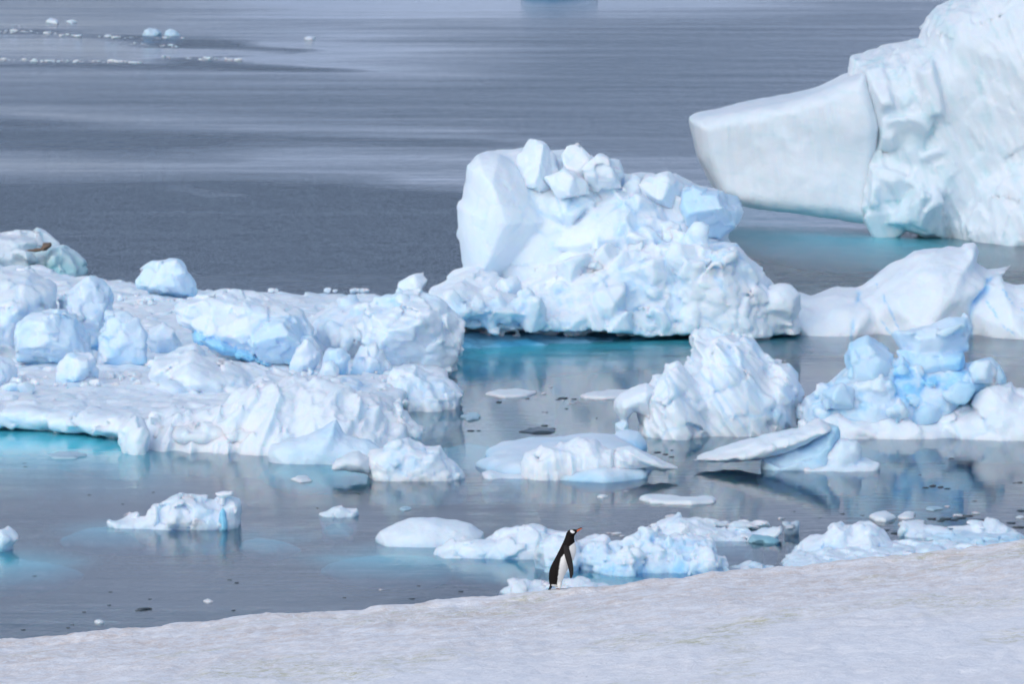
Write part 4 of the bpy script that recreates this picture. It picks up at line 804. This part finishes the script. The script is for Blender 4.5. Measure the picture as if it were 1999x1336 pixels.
def plate(label, poly, z=.12, hz=.12, r=.35, tint=.05, mat=None, name='ice_floe', cat='ice floe', group=None, res=.08):
    return berg(name, label, cat, [(name, [Fl(poly, z=z, hz=hz, r=r, tint=tint)], dict(noise=[(.05, .7, 3)], seed=len(label)), {})], max(p[1] for p in poly), group=group, res=res, resy=res * 1.5, mat=mat, zb=-.3)
plate('thin white plate with a raised right tip, in clear water right of centre', [(1248, 968), (1262, 962), (1300, 964), (1345, 969), (1375, 966), (1398, 968), (1398, 975), (1350, 979), (1270, 976)], .2, .18)
plate('slim white plate drifting just left of the ribbed peak', [(1132, 768), (1160, 762), (1200, 760), (1240, 760), (1240, 772), (1180, 774), (1140, 772)], .18, .16)
plate('slim white plate in open water between the shelf and the ribbed peak', [(945, 766), (970, 759), (1010, 757), (1046, 763), (1030, 770), (985, 773)], .14, .14)
plate('grey half melted plate beside the broken ledge of the shelf', [(898, 808), (910, 803), (936, 805), (938, 813), (912, 816)], .16, .14, mat=M_GREY, tint=.1)
plate('grey melted slab on the turquoise water before the shelf', [(92, 886), (110, 880), (150, 880), (170, 884), (150, 892), (105, 892)], .12, .12, mat=M_GREY)
plate('tiny white plate just below the grey blue shelf toe', [(566, 932), (580, 927), (600, 928), (608, 935), (585, 938)], .14, .12)
plate('white plate with a low hump, left one of two beside the dark brash', [(1696, 1001), (1715, 995), (1735, 994), (1748, 1003), (1730, 1010), (1705, 1008)], .25, .2)
plate('flat white plate, right one of two beside the dark brash', [(1752, 1004), (1765, 997), (1788, 998), (1786, 1007), (1762, 1009)], .18, .15)
plate('low white plate just above the level armed floe', [(1755, 1018), (1770, 1014), (1806, 1014), (1800, 1022), (1765, 1024)], .15, .13)
plate('faint grey plate near the right edge, above the two white plates', [(1800, 991), (1825, 987), (1845, 991), (1822, 994)], .1, .1, mat=M_GREY)
plate('white sliver near the lower left, above the snow slope', [(396, 1171), (405, 1168), (418, 1171), (406, 1174)], .1, .1, r=.2)
plate('white sliver lowest in the dark water at lower left', [(180, 1212), (192, 1209), (205, 1212), (192, 1215)], .1, .1, r=.2)
plate('small grey lump of melting ice in mid water above the domed growler', [(776, 992), (784, 988), (800, 988), (804, 992), (790, 994)], .1, .1, mat=M_GREY)
plate('long dark slab of clear ice awash above the flat blue floe', [(1012, 840), (1030, 836), (1055, 832), (1085, 838), (1080, 842), (1040, 844)], .1, .12, mat=M_DARKICE)
plate('small white plate behind the flat blue floe tip at the shore side', [(1160, 968), (1175, 965), (1190, 968), (1175, 970)], .08, .08, r=.2)

# far floes
floe('far twin humped floe, largest ice in the distant open water', [(272, 68), (280, 58), (294, 53), (306, 56), (314, 63), (314, 69)], 69, 1.6, 1.0, name='ice_floe', cat='ice floe', extra=[U([(308, 69), (322, 62), (334, 56), (343, 58), (352, 66), (350, 70)], dep=1.2, r=.8)], res=.16, resy=.3, mat=ice_material('distant_ice', (.55, .68, .78), (.3, .6, .8)))
plate('far small floe, left one of the pair at upper left', [(88, 36), (98, 31), (116, 36), (112, 41)], .4, .35, 1.0, res=.2)
plate('far small floe, right one of the pair at upper left', [(127, 38), (140, 35), (153, 38), (140, 42)], .25, .25, 1.0, res=.2)
plate('lone far floe right of the twin humped one', [(592, 71), (600, 67), (617, 70), (610, 74)], .25, .25, .9, res=.2)
berg('iceberg', 'dark blue bottomed iceberg whose foot just shows at the top edge', 'iceberg', [('iceberg', [U([(1018, -8), (1030, -14), (1070, -18), (1120, -17), (1150, -13), (1165, -9), (1110, -4), (1030, -4)], fo=0, dep=4, r=2, tint=.95)], dict(noise=[(.5, 4, 3)], seed=3), {})], -4, res=.3, resy=.5, mat=flat_material('deep_blue_ice', (.12, .26, .40), .4))
LINES = [([(-10, 62), (60, 62), (130, 68), (240, 73), (360, 73)], 60, 3), ([(-10, 116), (80, 119), (200, 121), (275, 121)], 64, 3), ([(320, 112), (380, 114), (470, 115)], 16, 4), ([(240, 84), (360, 92)], 10, 3), ([(20, 48), (50, 52)], 5, 3)]
for line, n, j in LINES:
    for _ in range(n):
        i = rr.randrange(len(line) - 1); q = rr.random(); a, b = line[i], line[i + 1]
        chunk('brash_ice', a[0] + (b[0] - a[0]) * q, a[1] + (b[1] - a[1]) * q + rr.uniform(-j, j) * .7, 0, rr.choice([.2, .25, .3, .4, .5, .75]) * rr.uniform(.7, 1.2), 'tiny pale ice fragment in the ' + ('upper' if line[0][1] < 100 else 'lower') + ' drifting line at upper left', 'ice fragment', ('upper' if line[0][1] < 100 else 'lower') + ' line of far brash ice', sink=.35, flat=.7, wide=1.3)
DARK = [(281, 1190, .9), (290, 1189, .7), (272, 1193, .5), (216, 1157, .35), (214, 1183, .4), (165, 1196, .35), (46, 1231, .35), (142, 1221, .3), (134, 1227, .35), (463, 1139, .4), (449, 1133, .35), (455, 1193, .35), (292, 1171, .35), (672, 1168, .3), (805, 1170, .45), (818, 1145, .35), (900, 1156, .4), (68, 1126, .3),
    (1040, 838, .9), (1062, 832, .8), (1075, 838, .8), (1100, 778, .9), (1088, 781, .5), (1120, 780, .6), (1030, 779, .5), (973, 786, .9), (920, 842, .8), (935, 842, .5), (1105, 799, .4), (1165, 817, .3), (1068, 806, .35), (1060, 805, .3), (1285, 884, .6), (1300, 888, .6), (1310, 893, .5), (1312, 880, .4), (1820, 950, .8), (1808, 953, .6), (1835, 952, .8), (1850, 955, .6), (1858, 896, .45), (1795, 928, .3), (1645, 1004, .4), (1684, 1007, .3), (1903, 979, .4), (1992, 943, .6), (1980, 944, .4), (1995, 998, .8), (1848, 1014, 1.0), (1862, 1016, .9), (1878, 1012, .9), (1890, 1008, .8), (1905, 1016, .9), (1918, 1016, .7), (1835, 1018, .8), (1820, 1014, .7), (1975, 1022, .7), (1990, 1030, .8), (1738, 1022, .4), (1730, 1036, .7), (1750, 1042, .8), (1550, 1000, .3), (1600, 1012, .3), (700, 965, .3), (300, 962, .3), (240, 985, .3), (620, 993, .25), (175, 967, .3), (50, 912, .4), (48, 905, .3)]
def dark_where(px, py):
    if px < 760 and py > 890: return 'in the open water at lower left'
    if px < 1250 and py < 850: return 'between the ice shelf and the ribbed peak'
    if px > 1690 and py > 1000: return 'by the level armed floe at right'
    return 'in the calm water right of the low ribbed iceberg'
for px, py, s in DARK:
    chunk('brash_ice', px, py, 0, s * .45, 'dark glassy ice fragment floating ' + dark_where(px, py), 'ice fragment', 'dark fragments ' + dark_where(px, py), sink=.4, dark=True, flat=.45, wide=1.5)
rr2 = random.Random(9)
WHITE = [(1100 + i * 9, 783 + (i * 7) % 9, .3) for i in range(4)] + [(1062, 770, .4), (1075, 757, .3), (1940, 1018, .6), (1990, 1012, .5), (1905, 1004, .5), (1870, 1008, .5), (1745, 1012, .4), (1525, 1014, .4), (1205, 1044, .5), (1215, 1048, .35), (1190, 1042, .3), (1222, 960, .3), (985, 770, .35), (745, 1153, .3), (1850, 990, .3)]
for px, py, s in WHITE:
    chunk('brash_ice', px, py, 0, s * .7, 'small white ice fragment floating in the near water', 'ice fragment', 'white fragments in the near water', sink=.3, flat=.6, wide=1.4)
# ------------------------------------------------------------------ the penguin
def penguin():
    Yp = 67.35; K = Yp / FPX / CP                       # metres per picture pixel there
    X0, _, Z0 = upright(1091, 1151.5, Yp)
    Z0 = snow_at(X0, Yp) + 0.008
    def q(px, py): return (px - 1091) * K, (1151.5 - py) * K
    root = empty('penguin', (X0, Yp, Z0), 'black and white penguin walking uphill along the snow crest with raised orange beak', 'penguin')
    # body: rows (picture y, back edge x, belly edge x, half width across in px)
    S = [(1146, 1079, 1090, 5), (1143, 1073.5, 1096, 9), (1138, 1071.8, 1097.5, 12), (1130, 1071.2, 1100, 14.5), (1120, 1071.6, 1104.5, 16.5), (1110, 1074, 1110, 17.5), (1100, 1078.5, 1116, 18), (1090, 1084, 1121, 17.5), (1080, 1089, 1124.2, 16.5), (1072, 1093, 1125, 15), (1065, 1096.3, 1124.2, 13), (1058, 1099.6, 1122.2, 11), (1052, 1102.2, 1121, 9.6), (1047, 1103.8, 1121.2, 9), (1043, 1105, 1123.6, 8.8), (1040, 1106.2, 1125.8, 8.4), (1037, 1108.2, 1126.8, 7.4), (1035, 1110.6, 1126.2, 6), (1033.6, 1114, 1124, 3.5)]
    S = np.array(S); tt = np.linspace(0, len(S) - 1, 120)
    def cr(col):
        p = np.concatenate([[2 * col[0] - col[1]], col, [2 * col[-1] - col[-2]]]); i = np.minimum(tt.astype(int), len(S) - 2); f = tt - i
        a, b, c, d = p[i], p[i + 1], p[i + 2], p[i + 3]
        return .5 * ((2 * b) + (c - a) * f + (2 * a - 5 * b + 4 * c - d) * f ** 2 + (3 * b - a - 3 * c + d) * f ** 3)
    yy, lx, rx, hw = (cr(S[:, k]) for k in range(4)); n = 72; V = []; Fc = []
    for y, l, r_, h in zip(yy, lx, rx, hw):
        for j in range(n):
            a = 2 * math.pi * j / n; x = (l + r_) / 2 + (r_ - l) / 2 * math.cos(a)
            V.append(((x - 1091) * K, h * K * math.sin(a) * (1 - .12 * math.cos(a)), (1151.5 - y) * K))
    m = len(yy)
    for i in range(m - 1):
        for j in range(n):
            k = (j + 1) % n; Fc.append((i * n + j, i * n + k, (i + 1) * n + k, (i + 1) * n + j))
    for i, rev, dz in ((0, True, -.6), (m - 1, False, .5)):
        c = np.mean(V[i * n:(i + 1) * n], axis=0); c[2] += dz * K; V.append(tuple(c)); ci = len(V) - 1
        for j in range(n):
            k = (j + 1) % n; Fc.append((ci, i * n + k, i * n + j) if rev else (ci, i * n + j, i * n + k))
    V = np.array(V); px = V[:, 0] / K + 1091; py = 1151.5 - V[:, 2] / K
    jit = 0.5 * gnoise(V / (K * 2.2)) * 1.3; px = px + jit
    ramp_ = lambda y, t: np.interp(y, [a for a, _ in t], [b for _, b in t])
    side = ramp_(py, [(1080, 1103), (1081, 1099.5), (1086, 1095.8), (1097, 1092.8), (1115, 1090.3), (1135, 1088), (1146, 1087)])
    chest = ramp_(py, [(1056, 1127), (1058.5, 1121.5), (1062, 1116), (1066, 1111.5), (1070, 1111), (1076, 1112.5), (1082, 1111)])
    wh = ((py > 1081) & (px > side)) | ((py > 1057.5) & (px > chest))
    rump = (py > 1141.5 + jit * 2) & (px > 1076)
    patch = (((px - 1117.6) / 4.4) ** 2 + ((py - 1037.6 - (px - 1117.6) * .18) / 2.5) ** 2 < 1) & (np.abs(V[:, 1]) > 1.5 * K)
    band = (py < 1036.5) & (py > 1034.0) & (px < 1118.5) & (px > 1113)
    white = (wh | rump | patch | band).astype(float)
    mb, t, b = principled('plumage'); at = N(t, 'ShaderNodeAttribute', attribute_name='white')
    tc = N(t, 'ShaderNodeTexCoord'); nz = N(t, 'ShaderNodeTexNoise', Scale=60.0, Detail=4.0); t.links.new(tc.outputs['Object'], nz.inputs['Vector'])
    blk = mix(t, nz.outputs['Fac'], (0.004, 0.0035, 0.004, 1), (0.018, 0.013, 0.012, 1)); whc = mix(t, nz.outputs['Fac'], (0.74, 0.73, 0.70, 1), (0.84, 0.83, 0.80, 1))
    t.links.new(mix(t, at.outputs['Fac'], blk, whc), b.inputs['Base Color']); b.inputs['Roughness'].default_value = .7; b.inputs['Specular IOR Level'].default_value = .12
    bp = N(t, 'ShaderNodeBump', Strength=.3, Distance=.004); t.links.new(nz.outputs['Fac'], bp.inputs['Height']); t.links.new(bp.outputs[0], b.inputs['Normal'])
    org = np.array((X0, Yp, Z0))
    mesh_object('body', V + org, Fc, mb, root, org, {'white': white})
    mo = flat_material('beak_orange', (.62, .13, .05), .35, .2, 60); mk = flat_material('beak_black', (.015, .013, .013), .4); mf = flat_material('foot_skin', (.60, .28, .20), .6)
    def tube(name, pts, mat, parent=root, nseg=16, flat=1.0):
        P = []; Fq = []
        for i, (x, y, z, rw, rh) in enumerate(pts):
            a = np.array(pts[max(i - 1, 0)][:3]); c = np.array(pts[min(i + 1, len(pts) - 1)][:3]); d = c - a; d /= np.linalg.norm(d) + 1e-9
            s = np.cross(d, (0, 1, 0)); s /= np.linalg.norm(s) + 1e-9; wv = np.cross(s, d)
            for j in range(nseg):
                q_ = 2 * math.pi * j / nseg; P.append(np.array((x, y, z)) + s * rh * math.cos(q_) + wv * rw * math.sin(q_))
        for i in range(len(pts) - 1):
            for j in range(nseg):
                k = (j + 1) % nseg; Fq.append((i * nseg + j, i * nseg + k, (i + 1) * nseg + k, (i + 1) * nseg + j))
        Fq.append(tuple(range(nseg - 1, -1, -1))); Fq.append(tuple((len(pts) - 1) * nseg + j for j in range(nseg)))
        return mesh_object(name, np.array(P) + org, Fq, mat, parent, org)
    def pt(px, py, y, rw, rh): x, z = q(px, py); return (x, y * K, z, rw * K, rh * K)
    # beak: orange sides under a black ridge
    tube('beak', [pt(1121, 1038.5, 0, 2.6, 2.8), pt(1125.5, 1037, 0, 2.1, 2.3), pt(1129, 1035, 0, 1.5, 1.8), pt(1132.5, 1033.2, 0, 1.0, 1.4), pt(1135.5, 1032.2, 0, .5, .9), pt(1136.2, 1032.3, 0, .2, .3)], mo)
    tube('beak_ridge', [pt(1123, 1035.4, 0, 1.9, 1.4), pt(1127, 1034, 0, 1.4, 1.2), pt(1131, 1031.6, 0, 1.0, .9), pt(1134.5, 1030.2, 0, .7, .7), pt(1136.8, 1031.2, 0, .4, .6), pt(1137, 1032.4, 0, .15, .3)], mk)
    for s in (-1, 1):
        tube('eye', [pt(1119.7, 1040, s * 6.6, .1, .1), pt(1120, 1040, s * 6.9, .75, .75), pt(1120.6, 1040, s * 7.1, .8, .8), pt(1121.2, 1040, s * 6.9, .7, .7), pt(1121.4, 1040, s * 6.6, .1, .1)], mk)
    # flippers: flat tapered blades hanging from the shoulder
    for s, pts in ((-1, [(1103, 1064, 11, 2.2, 3.0), (1106, 1072, 14.5, 2.0, 5.6), (1108, 1081, 18, 1.7, 6.2), (1110.8, 1091, 19.8, 1.5, 6.0), (1113.2, 1101, 20.8, 1.3, 5.4), (1115, 1111, 21, 1.1, 4.6), (1115.4, 1119, 20.8, .9, 3.6), (1114.6, 1125, 20.4, .7, 2.2), (1113.8, 1127.6, 20.2, .3, .8)]),
                   (1, [(1103, 1064, 11, 2.2, 3.0), (1104, 1072, 14.5, 2.0, 5.4), (1103, 1081, 19, 1.7, 6.0), (1102, 1091, 22, 1.5, 5.6), (1100, 1101, 24, 1.3, 5.0), (1098, 1111, 25, 1.1, 4.2), (1096, 1119, 25, .9, 3.2), (1094.6, 1125, 24.6, .6, 1.5)])):
        tube('flipper', [pt(a, b_, s * c, d, e) for a, b_, c, d, e in pts], flipper_mat(), nseg=20)
    # tail: stiff dark feathers touching the snow
    for dx, dy in ((0, -1.6), (1.6, 1.4), (3.4, 0)):
        tube('tail_feather', [pt(1076.5 + dx, 1138, dy, 2.2, 1.8), pt(1074.2 + dx, 1145, dy * 1.4, 1.6, 1.1), pt(1071.4 + dx, 1151 + (dx < 1) * .8, dy * 1.8, 1.2, .8), pt(1069.8 + dx * .9, 1153.8, dy * 2, .6, .4)], mk)
    # legs: short white feathered shank, webbed pink foot with three toes
    ml = flat_material('leg_feathers', (.78, .77, .74), .7, .08, 60)
    for s, fx, fz in ((-1, 1092, 0), (1, 1086.5, 0.6)):
        tube('leg', [pt(fx - .5, 1136, s * 6, 5, 5), pt(fx - .2, 1142, s * 6.2, 4.2, 4.6), pt(fx, 1146.5, s * 6.4, 3.2, 3.6), pt(fx + .4, 1149.4, s * 6.4, 2.0, 2.2)], ml)
        P = []; Fq = []; out = [(-2, 0), (-.8, -1.6), (3.0, -4.2), (4.2, -4.0), (4.0, -2.2), (6.2, -1.0), (6.8, 0), (6.2, 1.0), (4.0, 2.2), (4.2, 4.0), (3.0, 4.2), (-.8, 1.6)]
        for zt, sc_ in ((0, 1.0), (1.0, .8)):
            for a, c in out: x, z = q(fx + a * sc_ + .4, 1151.5 - zt * (1 - max(a, 0) / 10) - fz); P.append((x, (s * 6.4 + c * sc_) * K, z - .008))
        nn = len(out); Fq = [tuple(range(nn - 1, -1, -1)), tuple(range(nn, 2 * nn))] + [(i, (i + 1) % nn, nn + (i + 1) % nn, nn + i) for i in range(nn)]
        mesh_object('foot', np.array(P) + org, Fq, mf, root, org, smooth=False)
_fm = []
def flipper_mat():
    if not _fm: _fm.append(flat_material('flipper_feathers', (.010, .007, .007), .8, .5, 40))
    return _fm[0]
penguin()
